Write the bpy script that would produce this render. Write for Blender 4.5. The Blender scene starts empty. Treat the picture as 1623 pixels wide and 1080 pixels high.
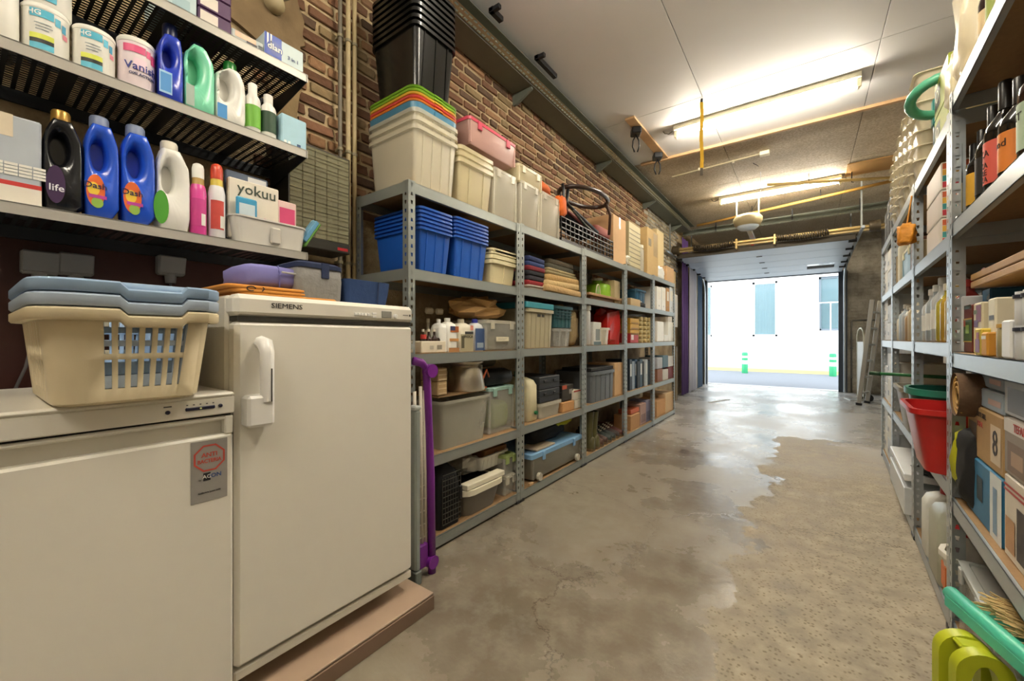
import bpy, bmesh, math, random
from mathutils import Vector, Matrix
S = bpy.context.scene
C = S.collection
PI = math.pi
rnd = random.Random(7)

# ---------------------------------------------------------------- camera, sky, exposure
FPX, YAW, CY, H = 642.0, math.radians(35.95), 537.5, 1.10
cam = bpy.data.cameras.new('camera'); camo = bpy.data.objects.new('camera', cam); C.objects.link(camo)
cam.sensor_fit = 'HORIZONTAL'; cam.sensor_width = 36; cam.lens = FPX * 36 / 1623
cam.shift_y = -2.5 / 1623; cam.clip_start = .02; cam.clip_end = 200
camo.location = (0, 0, H); camo.rotation_euler = (PI / 2, 0, YAW)
S.camera = camo
w = bpy.data.worlds.new('sky'); S.world = w; w.use_nodes = True
wb = w.node_tree.nodes['Background']; wb.inputs[0].default_value = (.86, .93, 1, 1); wb.inputs[1].default_value = 1.45
S.view_settings.view_transform = 'Standard'; S.view_settings.look = 'None'
S.view_settings.exposure = 1.95; S.view_settings.gamma = 1.0; S.view_settings.use_curve_mapping = False
TUBE = 62.0

# ---------------------------------------------------------------- pixel -> place (distance from a known plane)
SY, CYW = math.sin(YAW), math.cos(YAW)
def ray(u, v):
    a = (u - 811.5) / FPX
    return Vector((-SY + CYW * a, CYW + SY * a, -(v - CY) / FPX))
def onx(u, v, X): r = ray(u, v); return r * (X / r.x) + Vector((0, 0, H))
def ony(u, v, Y): r = ray(u, v); return r * (Y / r.y) + Vector((0, 0, H))
def onz(u, v, z): r = ray(u, v); return r * ((z - H) / r.z) + Vector((0, 0, H))

# ---------------------------------------------------------------- materials
def lin(h):
    h = h.lstrip('#'); out = []
    for i in (0, 2, 4):
        c = int(h[i:i + 2], 16) / 255
        out.append(c / 12.92 if c <= .04045 else ((c + .055) / 1.055) ** 2.4)
    return (*out, 1)
_M = {}
def m(col, rough=.5, metal=0.0, var=.08, scale=30, bump=0.0, alpha=1.0, trans=0.0, emit=0.0, spec=.5):
    k = (col, rough, metal, var, scale, bump, alpha, trans, emit, spec)
    if k in _M: return _M[k]
    mt = bpy.data.materials.new('mat_' + col.strip('#')); mt.use_nodes = True
    nt = mt.node_tree; b = nt.nodes['Principled BSDF']; L = nt.links
    c = lin(col)
    b.inputs['Base Color'].default_value = c; b.inputs['Roughness'].default_value = rough
    b.inputs['Metallic'].default_value = metal; b.inputs['Alpha'].default_value = alpha
    b.inputs['Specular IOR Level'].default_value = spec
    if trans: b.inputs['Transmission Weight'].default_value = trans
    if emit:
        b.inputs['Emission Color'].default_value = c; b.inputs['Emission Strength'].default_value = emit
    elif var or bump:
        tc = nt.nodes.new('ShaderNodeTexCoord'); nz = nt.nodes.new('ShaderNodeTexNoise')
        nz.inputs['Scale'].default_value = scale; nz.inputs['Detail'].default_value = 4
        L.new(tc.outputs['Object'], nz.inputs['Vector'])
        if var:
            mx = nt.nodes.new('ShaderNodeMix'); mx.data_type = 'RGBA'
            mx.inputs[6].default_value = (*[x * (1 - var) for x in c[:3]], 1)
            mx.inputs[7].default_value = (*[min(1, x * (1 + var)) for x in c[:3]], 1)
            L.new(nz.outputs['Fac'], mx.inputs[0]); L.new(mx.outputs[2], b.inputs['Base Color'])
        if bump:
            bp = nt.nodes.new('ShaderNodeBump'); bp.inputs['Strength'].default_value = bump; bp.inputs['Distance'].default_value = .01
            L.new(nz.outputs['Fac'], bp.inputs['Height']); L.new(bp.outputs[0], b.inputs['Normal'])
    _M[k] = mt
    return mt
def nodes_of(name):
    mt = bpy.data.materials.new(name); mt.use_nodes = True
    return mt, mt.node_tree, mt.node_tree.nodes['Principled BSDF'], mt.node_tree.links
def ramp(nt, src, stops):
    r = nt.nodes.new('ShaderNodeValToRGB'); e = r.color_ramp.elements
    while len(e) < len(stops): e.new(.5)
    for i, (p, c) in enumerate(stops):
        e[i].position = p; e[i].color = c if not isinstance(c, str) else lin(c)
    nt.links.new(src, r.inputs[0]); return r
def noise(nt, vec, scale, detail=5, rough=.55):
    n = nt.nodes.new('ShaderNodeTexNoise'); n.inputs['Scale'].default_value = scale
    n.inputs['Detail'].default_value = detail; n.inputs['Roughness'].default_value = rough
    nt.links.new(vec, n.inputs['Vector']); return n
def mixc(nt, fac, a, b, mode='MIX'):
    x = nt.nodes.new('ShaderNodeMix'); x.data_type = 'RGBA'; x.blend_type = mode
    for i, s in ((0, fac), (6, a), (7, b)):
        if isinstance(s, str): x.inputs[i].default_value = lin(s)
        elif isinstance(s, (int, float)): x.inputs[i].default_value = s
        else: nt.links.new(s, x.inputs[i])
    return x.outputs[2]
def mth(nt, op, a, b=None):
    x = nt.nodes.new('ShaderNodeMath'); x.operation = op
    for i, s in ((0, a), (1, b)):
        if s is None: continue
        if isinstance(s, (int, float)): x.inputs[i].default_value = s
        else: nt.links.new(s, x.inputs[i])
    return x.outputs[0]
def bumpn(nt, b, h, st=.3, dist=.01):
    bp = nt.nodes.new('ShaderNodeBump'); bp.inputs['Strength'].default_value = st; bp.inputs['Distance'].default_value = dist
    nt.links.new(h, bp.inputs['Height']); nt.links.new(bp.outputs[0], b.inputs['Normal'])

STEEL = m('#9aa09c', .42, .55, .06, 8)          # galvanised rack steel
STEELR = m('#b4bcc0', .38, .6, .06, 8)
DARK = m('#16150f', .6)
BLACK = m('#121316', .38)
BLACKM = m('#17181a', .75)
CHIP = m('#957650', .8, 0, .22, 60)
WHITE = m('#e9e7de', .45, 0, .03)
CREAM = m('#e8dfc2', .5, 0, .04)
KRAFT = m('#b98d5e', .8, 0, .1, 20)
KRAFT2 = m('#c9a478', .8, 0, .1, 20)
CLEAR = m('#dfded4', .2, 0, .04, 10, 0, .26)
CLEARW = m('#ebe5d2', .25, 0, .04, 10, 0, .4)
SMOKE = m('#8c8a76', .25, 0, .05, 10, 0, .5)

# ---------------------------------------------------------------- mesh kit: a shape is (verts, faces)
def box(x0, x1, y0, y1, z0, z1, b=0.0):
    lo, hi = (x0, y0, z0), (x1, y1, z1)
    if b <= 0:
        V = [(x0, y0, z0), (x1, y0, z0), (x1, y1, z0), (x0, y1, z0), (x0, y0, z1), (x1, y0, z1), (x1, y1, z1), (x0, y1, z1)]
        return V, [(0, 3, 2, 1), (4, 5, 6, 7), (0, 1, 5, 4), (1, 2, 6, 5), (2, 3, 7, 6), (3, 0, 4, 7)]
    b = min(b, (x1 - x0) * .45, (y1 - y0) * .45, (z1 - z0) * .45)
    V = []; ix = {}
    for sx in (0, 1):
        for sy in (0, 1):
            for sz in (0, 1):
                s = (sx, sy, sz)
                for a in range(3):
                    p = []
                    for k in range(3):
                        q = hi[k] if s[k] else lo[k]
                        p.append(q if k == a else (q - b if s[k] else q + b))
                    ix[(s, a)] = len(V); V.append(tuple(p))
    F = []
    for a in range(3):
        c, d = (a + 1) % 3, (a + 2) % 3
        for sg in (0, 1):
            q = []
            for (i, j) in ((0, 0), (1, 0), (1, 1), (0, 1)):
                s = [0, 0, 0]; s[a] = sg; s[c] = i; s[d] = j; q.append(ix[(tuple(s), a)])
            F.append(tuple(q))
        for i in (0, 1):
            for j in (0, 1):
                s0 = [0, 0, 0]; s0[c] = i; s0[d] = j; s1 = list(s0); s1[a] = 1
                s0, s1 = tuple(s0), tuple(s1)
                F.append((ix[(s0, c)], ix[(s1, c)], ix[(s1, d)], ix[(s0, d)]))
    for s in {k[0] for k in ix}: F.append(tuple(ix[(s, a)] for a in range(3)))
    return V, F
def join(*sh):
    V, F = [], []
    for v, f in sh:
        o = len(V); V += list(v); F += [tuple(i + o for i in q) for q in f]
    return V, F
def mv(s, dx=0, dy=0, dz=0): return [(x + dx, y + dy, z + dz) for x, y, z in s[0]], s[1]
def tf(s, M): return [tuple(M @ Vector(v)) for v in s[0]], s[1]
def rt(s, ax, a): return tf(s, Matrix.Rotation(a, 4, ax))
def sc(s, x, y, z): return [(a * x, b * y, c * z) for a, b, c in s[0]], s[1]
def rrect(hw, hd, r, k=3):
    r = max(1e-4, min(r, hw, hd)); P = []
    for cx, cy, a0 in ((hw - r, hd - r, 0), (-hw + r, hd - r, 90), (-hw + r, -hd + r, 180), (hw - r, -hd + r, 270)):
        for i in range(k + 1):
            a = math.radians(a0 + 90 * i / k); P.append((cx + r * math.cos(a), cy + r * math.sin(a)))
    return P
def loft(secs, k=3, cap0=True, cap1=True):
    """secs: (z, half width, half depth, corner radius[, cx, cy]); footprint centred on 0"""
    V, F = [], []; n = 4 * (k + 1)
    for s in secs:
        z, hw, hd, r = s[:4]; cx, cy = (s[4], s[5]) if len(s) > 4 else (0, 0)
        V += [(x + cx, y + cy, z) for x, y in rrect(hw, hd, r, k)]
    for i in range(len(secs) - 1):
        for j in range(n):
            a, b = i * n + j, i * n + (j + 1) % n
            F.append((a, b, b + n, a + n))
    if cap0: F.append(tuple(range(n))[::-1])
    if cap1: F.append(tuple(range((len(secs) - 1) * n, len(secs) * n)))
    return V, F
def lathe(prof, n=16, cap0=True, cap1=True):
    V, F = [], []
    for r, z in prof: V += [(r * math.cos(2 * PI * j / n), r * math.sin(2 * PI * j / n), z) for j in range(n)]
    for i in range(len(prof) - 1):
        for j in range(n):
            a, b = i * n + j, i * n + (j + 1) % n
            F.append((a, b, b + n, a + n))
    if cap0: F.append(tuple(range(n))[::-1])
    if cap1: F.append(tuple(range((len(prof) - 1) * n, len(prof) * n)))
    return V, F
def tube(pts, r, n=8, closed=False):
    pts = [Vector(p) for p in pts]; V, F = [], []; N = len(pts)
    up = None
    for i, p in enumerate(pts):
        if closed: t = pts[(i + 1) % N] - pts[i - 1]
        else: t = pts[min(i + 1, N - 1)] - pts[max(i - 1, 0)]
        t.normalize()
        if up is None:
            up = Vector((0, 0, 1)) if abs(t.z) < .9 else Vector((1, 0, 0))
        s = t.cross(up)
        if s.length < 1e-6: s = t.orthogonal()
        s.normalize(); up = s.cross(t)
        rr = r[i] if isinstance(r, (list, tuple)) else r
        V += [tuple(p + s * (rr * math.cos(2 * PI * j / n)) + up * (rr * math.sin(2 * PI * j / n))) for j in range(n)]
    for i in range(N if closed else N - 1):
        for j in range(n):
            a, b = i * n + j, i * n + (j + 1) % n; c = ((i + 1) % N) * n
            F.append((a, b, c + (j + 1) % n, c + j))
    if not closed: F += [tuple(range(n))[::-1], tuple(range((N - 1) * n, N * n))]
    return V, F
def prism(poly, y0, y1):
    """poly in xz, extruded along y"""
    n = len(poly); V = [(x, y0, z) for x, z in poly] + [(x, y1, z) for x, z in poly]
    F = [tuple(range(n)), tuple(range(n, 2 * n))[::-1]] + [(i, (i + 1) % n, n + (i + 1) % n, n + i) for i in range(n)]
    return V, F
def blob(w, d, h, seed=0, amp=.12, nu=14, nv=9, sq=.6, fr=2.2):
    """soft lumpy body standing on z=0"""
    from mathutils import noise as N
    V, F = [], []
    sg = lambda x, e: math.copysign(abs(x) ** e, x)
    for i in range(nv + 1):
        p = PI * i / nv
        for j in range(nu):
            t = 2 * PI * j / nu
            q = Vector((sg(math.sin(p), sq) * sg(math.cos(t), sq), sg(math.sin(p), sq) * sg(math.sin(t), sq), -sg(math.cos(p), sq)))
            k = 1 + amp * 2 * N.noise(q * fr + Vector((seed * 3.1, seed, 0))) + amp * .8 * abs(N.noise(q * fr * 2.7 + Vector((seed, 1.7, seed))))
            V.append((q.x * w / 2 * k, q.y * d / 2 * k, max(0, h / 2 + q.z * h / 2 * k)))
    lo = [min(p[i] for p in V) for i in range(3)]; hi = [max(p[i] for p in V) for i in range(3)]; sz = (w, d, h); of = (-w / 2, -d / 2, 0)
    V = [tuple((p[i] - lo[i]) / (hi[i] - lo[i]) * sz[i] + of[i] for i in range(3)) for p in V]
    for i in range(nv):
        for j in range(nu):
            a, b = i * nu + j, i * nu + (j + 1) % nu
            F.append((a, b, b + nu, a + nu))
    return V, F
def hole_strip(w, pitch, n, poly, z0=0):
    """flat strip in xz (width w) with n holes of the given outline (4 points, in cell coordinates -1..1 of half size 1)"""
    V, F = [], []
    for i in range(n):
        zc = z0 + pitch * (i + .5); o = len(V)
        V += [(-w / 2, 0, zc - pitch / 2), (w / 2, 0, zc - pitch / 2), (w / 2, 0, zc + pitch / 2), (-w / 2, 0, zc + pitch / 2)]
        sgn = 1 if i % 3 == 0 else -1
        P = [(x * w / 2, zc + sgn * y * pitch / 2) for x, y in poly]
        if sgn < 0: P = [P[3], P[2], P[1], P[0]]
        V += [(x, 0, z) for x, z in P]
        F += [(o + a, o + (a + 1) % 4, o + 4 + (a + 1) % 4, o + 4 + a) for a in range(4)]
    return V, F
def mk(name, shape, mat, parent=None, smooth=False, loc=None, rz=None, fix=True):
    me = bpy.data.meshes.new(name); me.from_pydata([tuple(v) for v in shape[0]], [], shape[1])
    if fix:
        bm = bmesh.new(); bm.from_mesh(me); bmesh.ops.recalc_face_normals(bm, faces=bm.faces); bm.to_mesh(me); bm.free()
    if smooth:
        me.polygons.foreach_set('use_smooth', [True] * len(me.polygons))
        if smooth is not True: me.set_sharp_from_angle(angle=math.radians(smooth))
    me.materials.append(mat); me.update()
    o = bpy.data.objects.new(name, me); C.objects.link(o)
    if parent: o.parent = parent
    if loc is not None: o.location = loc
    if rz is not None: o.rotation_euler[2] = rz
    return o
def tag(o, label, cat, group=None):
    o['label'] = label; o['category'] = cat
    if group: o['group'] = group
    return o
def thing(name, label, cat, loc=(0, 0, 0), rz=0, group=None, tilt=None):
    o = bpy.data.objects.new(name, None); C.objects.link(o); o.empty_display_size = .05
    o.location = loc; o.rotation_euler = (tilt[0], tilt[1], rz) if tilt else (0, 0, rz)
    return tag(o, label, cat, group)
def struct(o): o['kind'] = 'structure'; return o
def clone(o, parent, loc=None, rz=None):
    c = o.copy(); C.objects.link(c); c.parent = parent
    if loc is not None: c.location = loc
    if rz is not None: c.rotation_euler[2] = rz
    for ch in o.children: clone(ch, c)
    return c
def text(body, size, mat, parent, pos, align='CENTER', bend=None, sx=1.0, bold=0.0, name='lettering', tiltz=0.0, slant=0.0):
    """flat lettering facing local -y, baseline centre at pos; bend = radius of the round body it is printed on"""
    cu = bpy.data.curves.new('t', 'FONT'); cu.body = body; cu.size = size; cu.align_x = align; cu.align_y = 'CENTER'
    cu.resolution_u = 2; cu.extrude = .0004; cu.offset = bold; cu.shear = slant
    ob = bpy.data.objects.new('t', cu); C.objects.link(ob)
    me = bpy.data.meshes.new_from_object(ob); bpy.data.objects.remove(ob); bpy.data.curves.remove(cu)
    ca, sa = math.cos(tiltz), math.sin(tiltz)
    for v in me.vertices:
        x, y, z = v.co; x *= sx
        x, y = x * ca - y * sa, x * sa + y * ca
        if bend:
            a = (x + pos[0]) / bend
            v.co = ((bend + z) * math.sin(a), pos[1] + bend - (bend + z) * math.cos(a), y + pos[2])
        else: v.co = (x + pos[0], pos[1] - z, y + pos[2])
    me.materials.clear(); me.materials.append(mat); me.name = name
    o = bpy.data.objects.new(name, me); C.objects.link(o); o.parent = parent
    return o
def arcpatch(r, a0, a1, z0, z1, n=10, cy=0.0):
    """patch on a round body of radius r whose axis is at y=cy; angle 0 faces local -y"""
    V, F = [], []
    for i in range(n + 1):
        a = a0 + (a1 - a0) * i / n
        V += [(r * math.sin(a), cy - r * math.cos(a), z0), (r * math.sin(a), cy - r * math.cos(a), z1)]
    for i in range(n): F.append((2 * i, 2 * i + 2, 2 * i + 3, 2 * i + 1))
    return V, F
def disc(r, n=20, y=0.0, cx=0, cz=0, rz=None):
    rz = rz or r
    return [(cx + r * math.cos(2 * PI * i / n), y, cz + rz * math.sin(2 * PI * i / n)) for i in range(n)], [tuple(range(n))]
def rect(x0, x1, z0, z1, y=0.0): return [(x0, y, z0), (x1, y, z0), (x1, y, z1), (x0, y, z1)], [(0, 1, 2, 3)]
# ================================================================ THE SETTING
XW, XR, YB, YF, ZC = -2.05, 1.22, -3.0, 10.85, 3.36
# ---- floor
fm, nt, b, L = nodes_of('concrete_floor')
tc = nt.nodes.new('ShaderNodeTexCoord'); P = tc.outputs['Object']
sp = nt.nodes.new('ShaderNodeSeparateXYZ'); L.new(P, sp.inputs[0])
n1 = noise(nt, P, 1.1, 8, .62); n2 = noise(nt, P, 9, 6, .65); n3 = noise(nt, P, 70, 4, .6); n4 = noise(nt, P, 2.3, 6, .7)
# edge of the old screed: runs down the aisle at x about -0.27, wobbling
wob = mth(nt, 'MULTIPLY', mth(nt, 'SUBTRACT', n4.outputs['Fac'], .5), .75)
edge = mth(nt, 'ADD', mth(nt, 'ADD', sp.outputs[0], .27), wob)
far = mth(nt, 'ADD', mth(nt, 'SUBTRACT', 5.5, sp.outputs[1]), mth(nt, 'MULTIPLY', wob, 2.0))
mask = mth(nt, 'MULTIPLY', mth(nt, 'GREATER_THAN', edge, 0), mth(nt, 'GREATER_THAN', far, 0))
left = ramp(nt, n1.outputs['Fac'], [(.25, '#5a5143'), (.45, '#776d5d'), (.58, '#8a8271'), (.75, '#6b6252')]).outputs[0]
left = mixc(nt, ramp(nt, n2.outputs['Fac'], [(.45, (0, 0, 0, 1)), (.75, (.6, .6, .6, 1))]).outputs[0], left, '#9c9484')
rgt = ramp(nt, n2.outputs['Fac'], [(.3, '#7a7161'), (.5, '#978d7a'), (.7, '#ada28e')]).outputs[0]
peb = nt.nodes.new('ShaderNodeTexVoronoi'); peb.inputs['Scale'].default_value = 55; L.new(P, peb.inputs['Vector'])
rgt = mixc(nt, ramp(nt, peb.outputs['Distance'], [(.18, (.8, .8, .8, 1)), (.36, (0, 0, 0, 1))]).outputs[0], rgt, '#6c604c')
col = mixc(nt, mask, left, rgt)
# thin cracks
vo = nt.nodes.new('ShaderNodeTexVoronoi'); vo.feature = 'DISTANCE_TO_EDGE'; vo.inputs['Scale'].default_value = .55
wv = nt.nodes.new('ShaderNodeVectorMath'); wv.operation = 'ADD'; L.new(P, wv.inputs[0]); L.new(n4.outputs['Color'], wv.inputs[1]); L.new(wv.outputs[0], vo.inputs['Vector'])
crk = ramp(nt, vo.outputs['Distance'], [(.0, (.7, .7, .7, 1)), (.007, (0, 0, 0, 1))]).outputs[0]
col = mixc(nt, crk, col, '#4b4236')
# greyer, paler screed by the door
grey = ramp(nt, mth(nt, 'ADD', mth(nt, 'MULTIPLY', sp.outputs[1], .1), mth(nt, 'MULTIPLY', n1.outputs['Fac'], .5)), [(.62, (0, 0, 0, 1)), (.85, (.85, .85, .85, 1))]).outputs[0]
col = mixc(nt, grey, col, '#a7a5a0')
L.new(col, b.inputs['Base Color'])
rr = ramp(nt, n1.outputs['Fac'], [(.35, (.14, .14, .14, 1)), (.6, (.38, .38, .38, 1))]).outputs[0]
L.new(mixc(nt, mask, rr, ramp(nt, n2.outputs['Fac'], [(.35, (.55, .55, .55, 1)), (.6, (.85, .85, .85, 1))]).outputs[0]), b.inputs['Roughness'])
hb = mth(nt, 'ADD', mth(nt, 'MULTIPLY', n2.outputs['Fac'], .6), mth(nt, 'MULTIPLY', n3.outputs['Fac'], .25))
hb = mth(nt, 'SUBTRACT', hb, mth(nt, 'MULTIPLY', crk, .5)); hb = mth(nt, 'SUBTRACT', hb, mth(nt, 'MULTIPLY', mask, .35))
bumpn(nt, b, hb, .35, .006)
struct(mk('floor', box(XW, XR, YB, YF + .25, -.15, 0), fm))

# ---- plain wall materials
def wallmat(name, c0, c1, c2, s=3, bm=.5):
    mt, nt, b, L = nodes_of(name); tc = nt.nodes.new('ShaderNodeTexCoord'); P = tc.outputs['Object']
    n = noise(nt, P, s, 8, .65); k = noise(nt, P, s * 14, 4)
    c = ramp(nt, n.outputs['Fac'], [(.3, c0), (.5, c1), (.68, c2)]).outputs[0]
    L.new(mixc(nt, mth(nt, 'MULTIPLY', k.outputs['Fac'], .35), c, c0), b.inputs['Base Color']); b.inputs['Roughness'].default_value = .9
    bumpn(nt, b, k.outputs['Fac'], bm, .012); return mt
MORTAR = wallmat('lime_mortar', '#857355', '#b39d78', '#cbb894', 4)
PLAST = wallmat('old_plaster', '#6e5c42', '#a8926a', '#c4b28c', 6, .8)
PAINTB = wallmat('flaked_paint', '#857d6c', '#b3aa96', '#cac2b0', 5, .9)
GREYW = wallmat('grey_render', '#8d8a82', '#a5a199', '#b5b2aa', 2)
wl = struct(mk('wall_left', box(XW - .2, XW, YB, YF + .25, 0, ZC + .1), MORTAR))
struct(mk('wall_right', box(XR, XR + .2, YB, YF + .25, 0, ZC + .1), GREYW))
struct(mk('wall_back', box(XW, XR, YB - .2, YB, 0, ZC + .1), GREYW))

# ---- bricks of the left wall (those in view singly, the rest as one part)
def proj(p):
    x, y, z = p; d = -SY * x + CYW * y; r = CYW * x + SY * y
    return 811.5 + FPX * r / d, CY - FPX * (z - H) / d, d
BM = [m(c, .9, 0, .25, 25, .6) for c in ('#71503a', '#7d5840', '#64452f', '#86664a', '#5a4534', '#8f6c4c', '#84704f')]
BW = [m(c, .9, 0, .2, 25, .6) for c in ('#a09a8c', '#b3ac9c', '#8f8878')]
pool = {}
def brick_mesh(kind, mi, white):
    k = (kind, mi, white)
    if k not in pool:
        l = (.182, .086)[kind]; V, F = box(-.012, .006, -l / 2, l / 2, -.0235, .0235, .005)
        r = random.Random(mi * 7 + kind); V = [(x + (r.uniform(-.004, .005) if x > 0 else 0), y + r.uniform(-.004, .004), z + r.uniform(-.003, .003)) for x, y, z in V]
        me = bpy.data.meshes.new('brick'); me.from_pydata(V, [], F); me.materials.append((BW if white else BM)[mi % (3 if white else 7)]); pool[k] = me
    return pool[k]
near, rest = [], []
row = 0; z = 1.80
while z < 3.30:
    y = .80 + (row % 2) * .05
    while y < 8.3:
        kind = 1 if rnd.random() < .3 else 0; l = (.2, .104)[kind]
        c = (XW + .004 + rnd.uniform(-.003, .004), y + l / 2, z + rnd.uniform(-.004, .004))
        white = c[1] > 6.3 + rnd.uniform(-.5, .5)
        u, v, d = proj(c)
        hid = (1.27 < c[1] and u < 733) or v < -12 or (u < 488 and v > 60) or (u > 733 and v > 290 + (u - 733) * .33)
        (rest if hid else near).append((d, c, kind, rnd.randrange(7), white)); y += l
    z += .065; row += 1
near.sort(key=lambda t: t[0])
for d, c, kind, mi, white in near[:300]:
    o = bpy.data.objects.new('brick', brick_mesh(kind, mi, white)); C.objects.link(o); o.parent = wl; o.location = c
    o.rotation_euler = (rnd.uniform(-.012, .012), 0, rnd.uniform(-.012, .012))
V, F, mi_ = [], [], []
for d, c, kind, mi, white in near[300:] + rest:
    me = brick_mesh(kind, mi, white); o = len(V)
    V += [(v.co.x + c[0], v.co.y + c[1], v.co.z + c[2]) for v in me.vertices]
    for p in me.polygons: F.append(tuple(i + o for i in p.vertices)); mi_.append(7 + mi % 3 if white else mi)
me = bpy.data.meshes.new('brickwork'); me.from_pydata(V, [], F)
for q in BM + BW: me.materials.append(q)
me.polygons.foreach_set('material_index', mi_)
o = bpy.data.objects.new('brickwork', me); C.objects.link(o); o.parent = wl; o['kind'] = 'stuff'
# remains of plaster on the brickwork
def patch(pts, th, seed, mat=PLAST):
    r = random.Random(seed); P = []
    for i in range(len(pts)):
        a, c = pts[i], pts[(i + 1) % len(pts)]
        for k in range(5):
            t = k / 5; P.append((a[0] + (c[0] - a[0]) * t + r.uniform(-.012, .012), a[1] + (c[1] - a[1]) * t + r.uniform(-.012, .012)))
    n = len(P); V = [(XW, y, z) for y, z in P] + [(XW + th, sum(p[0] for p in P) / n + (y - sum(p[0] for p in P) / n) * .96, z) for y, z in P]
    return mk('plaster_patch', (V, [tuple(range(n, 2 * n))] + [(i, (i + 1) % n, n + (i + 1) % n, n + i) for i in range(n)]), mat, wl)
patch([(.80, 2.47), (1.0, 2.42), (1.04, 2.62), (.98, 2.95), (.75, 3.1), (.5, 2.6)], .02, 1, m('#7d694c', .95, 0, .25, 12, .8))
patch([(.93, 1.98), (1.05, 2.05), (1.17, 1.96), (1.24, 1.97), (1.25, 1.84), (.9, 1.85)], .024, 2)
patch([(.86, 2.12), (.98, 2.14), (1.02, 2.35), (.86, 2.4)], .018, 3, m('#8a7452', .95, 0, .25, 12, .8))
patch([(1.22, 1.3), (1.7, 1.3), (1.75, 1.82), (1.22, 1.82)], .012, 4)
# dark red tiles low on the wall behind the appliances
mk('dado_panel', box(XW, XW + .008, -1.2, 1.22, 0, 1.5), m('#43201a', .5, 0, .3, 6), wl)

# ---- front wall around the door opening
OX0, OX1, OZ = -1.98, .64, 2.52
fw = struct(mk('wall_front', join(box(OX1, XR, YF, YF + .25, 0, ZC + .1), box(XW, OX0, YF, YF + .25, 0, ZC + .1), box(OX0, OX1, YF, YF + .25, OZ, ZC + .1)), PAINTB))
V, F = [], []
z = .02; row = 0
while z < 3.2:
    y = OX1 + .02 + (row % 2) * .09
    while y < XR - .05:
        l = .19; c0 = len(V); bx = box(y, min(y + l, XR), YF - .006, YF + .01, z, z + .055, .003); r0 = rnd.uniform(0, .006)
        V += [(a, q - r0, e) for a, q, e in bx[0]]; F += [tuple(i + c0 for i in f) for f in bx[1]]; y += l + .012
    z += .066; row += 1
o = mk('brickwork', (V, F), PAINTB, fw); o['kind'] = 'stuff'

# ---- ceiling: boards
cb = struct(mk('ceiling', box(XW, XR, YB, YF + .25, ZC + .02, ZC + .12), m('#3a2f22', .9)))
WPAN = m('#dbdad8', .55, 0, .05, 2)
hm, nt, b, L = nodes_of('hardboard'); tc = nt.nodes.new('ShaderNodeTexCoord'); P = tc.outputs['Object']
k1 = noise(nt, P, 3, 6); k2 = noise(nt, P, 45, 5, .7)
c = ramp(nt, k1.outputs['Fac'], [(.3, '#b5a68c'), (.5, '#c6b89e'), (.7, '#d0c4ac')]).outputs[0]
L.new(mixc(nt, ramp(nt, k2.outputs['Fac'], [(.42, (.75, .75, .75, 1)), (.6, (0, 0, 0, 1))]).outputs[0], c, '#9c8b70'), b.inputs['Base Color']); b.inputs['Roughness'].default_value = .75
xs = [XW, -.78, .46, XR]
for (ya, yb, mat) in ((YB, -.75, WPAN), (-.75, 1.75, WPAN), (1.75, 4.1, WPAN), (4.1, 5.22, WPAN), (5.22, 6.6, hm), (6.6, 8.55, hm), (8.55, YF, hm)):
    for i in range(3):
        mk('ceiling_panel', box(xs[i] + .0025, xs[i + 1] - .0025, ya + .0025, yb - .0025, ZC, ZC + .018, .001), mat, cb)
PINE = m('#b8946a', .6, 0, .15, 14)
o = struct(mk('trim_1', box(-1.72, XR, 5.19, 5.235, ZC - .03, ZC, .003), PINE))
# short plank with the two clamps' boards
pa, pb = onz(998, 187, ZC - .01), onz(1052, 250, ZC - .01)
ln = (pb - pa).length; an = math.atan2(pb.y - pa.y, pb.x - pa.x)
o = mk('ceiling_plank', box(0, ln + .04, -.05, .05, -.022, 0, .003), PINE, None, loc=(pa.x, pa.y, ZC), rz=an)
tag(o, 'short pine plank screwed to the ceiling above the two black clamps', 'plank')

# ---- slotted angle running along the left wall under the ceiling
def perf_strip(length, w, pitch, fr=.34):
    """flat strip along y with a double row of slots"""
    V, F = [], []
    n = int(length / pitch)
    for i in range(n):
        for j in range(2):
            x0, x1 = j * w / 2, (j + 1) * w / 2; y0, y1 = i * pitch, (i + 1) * pitch
            off = pitch * .12 * (1 if j else -1); o = len(V); xc, yc = (x0 + x1) / 2, (y0 + y1) / 2 + off
            a, c = w / 2 * fr / 2 * 1.1, pitch * fr
            V += [(x0, y0, 0), (x1, y0, 0), (x1, y1, 0), (x0, y1, 0), (xc - a, yc - c, 0), (xc + a, yc - c, 0), (xc + a, yc + c, 0), (xc - a, yc + c, 0)]
            F += [(o + q, o + (q + 1) % 4, o + 4 + (q + 1) % 4, o + 4 + q) for q in range(4)]
    return V, F
GREYG = m('#6f7468', .5, .5, .1, 10); GREYL = m('#bdb99c', .5, .4, .1, 10)
t = thing('cable_duct', 'long grey slotted steel duct running along the brick wall under the ceiling', 'cable duct', (XW + .026, .2, 3.2))
mk('slotted_flange', mv(perf_strip(8.2, .075, .045), .2, 0, .0), GREYL, t)
mk('web', join(box(.198, .203, 0, 8.2, .0, .13), box(.0, .2, 0, 8.2, -.012, -.008)), GREYG, t)
mk('upper_flange', box(.2, .28, 0, 8.2, .07, .075), GREYG, t)
for y in (1.0, 2.6, 4.3, 6.0, 7.6):
    mk('bracket', prism([(0, -.11), (.0, -.012), (.19, -.012), (.19, -.03), (.03, -.11)], y, y + .025), GREYG, t)
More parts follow.
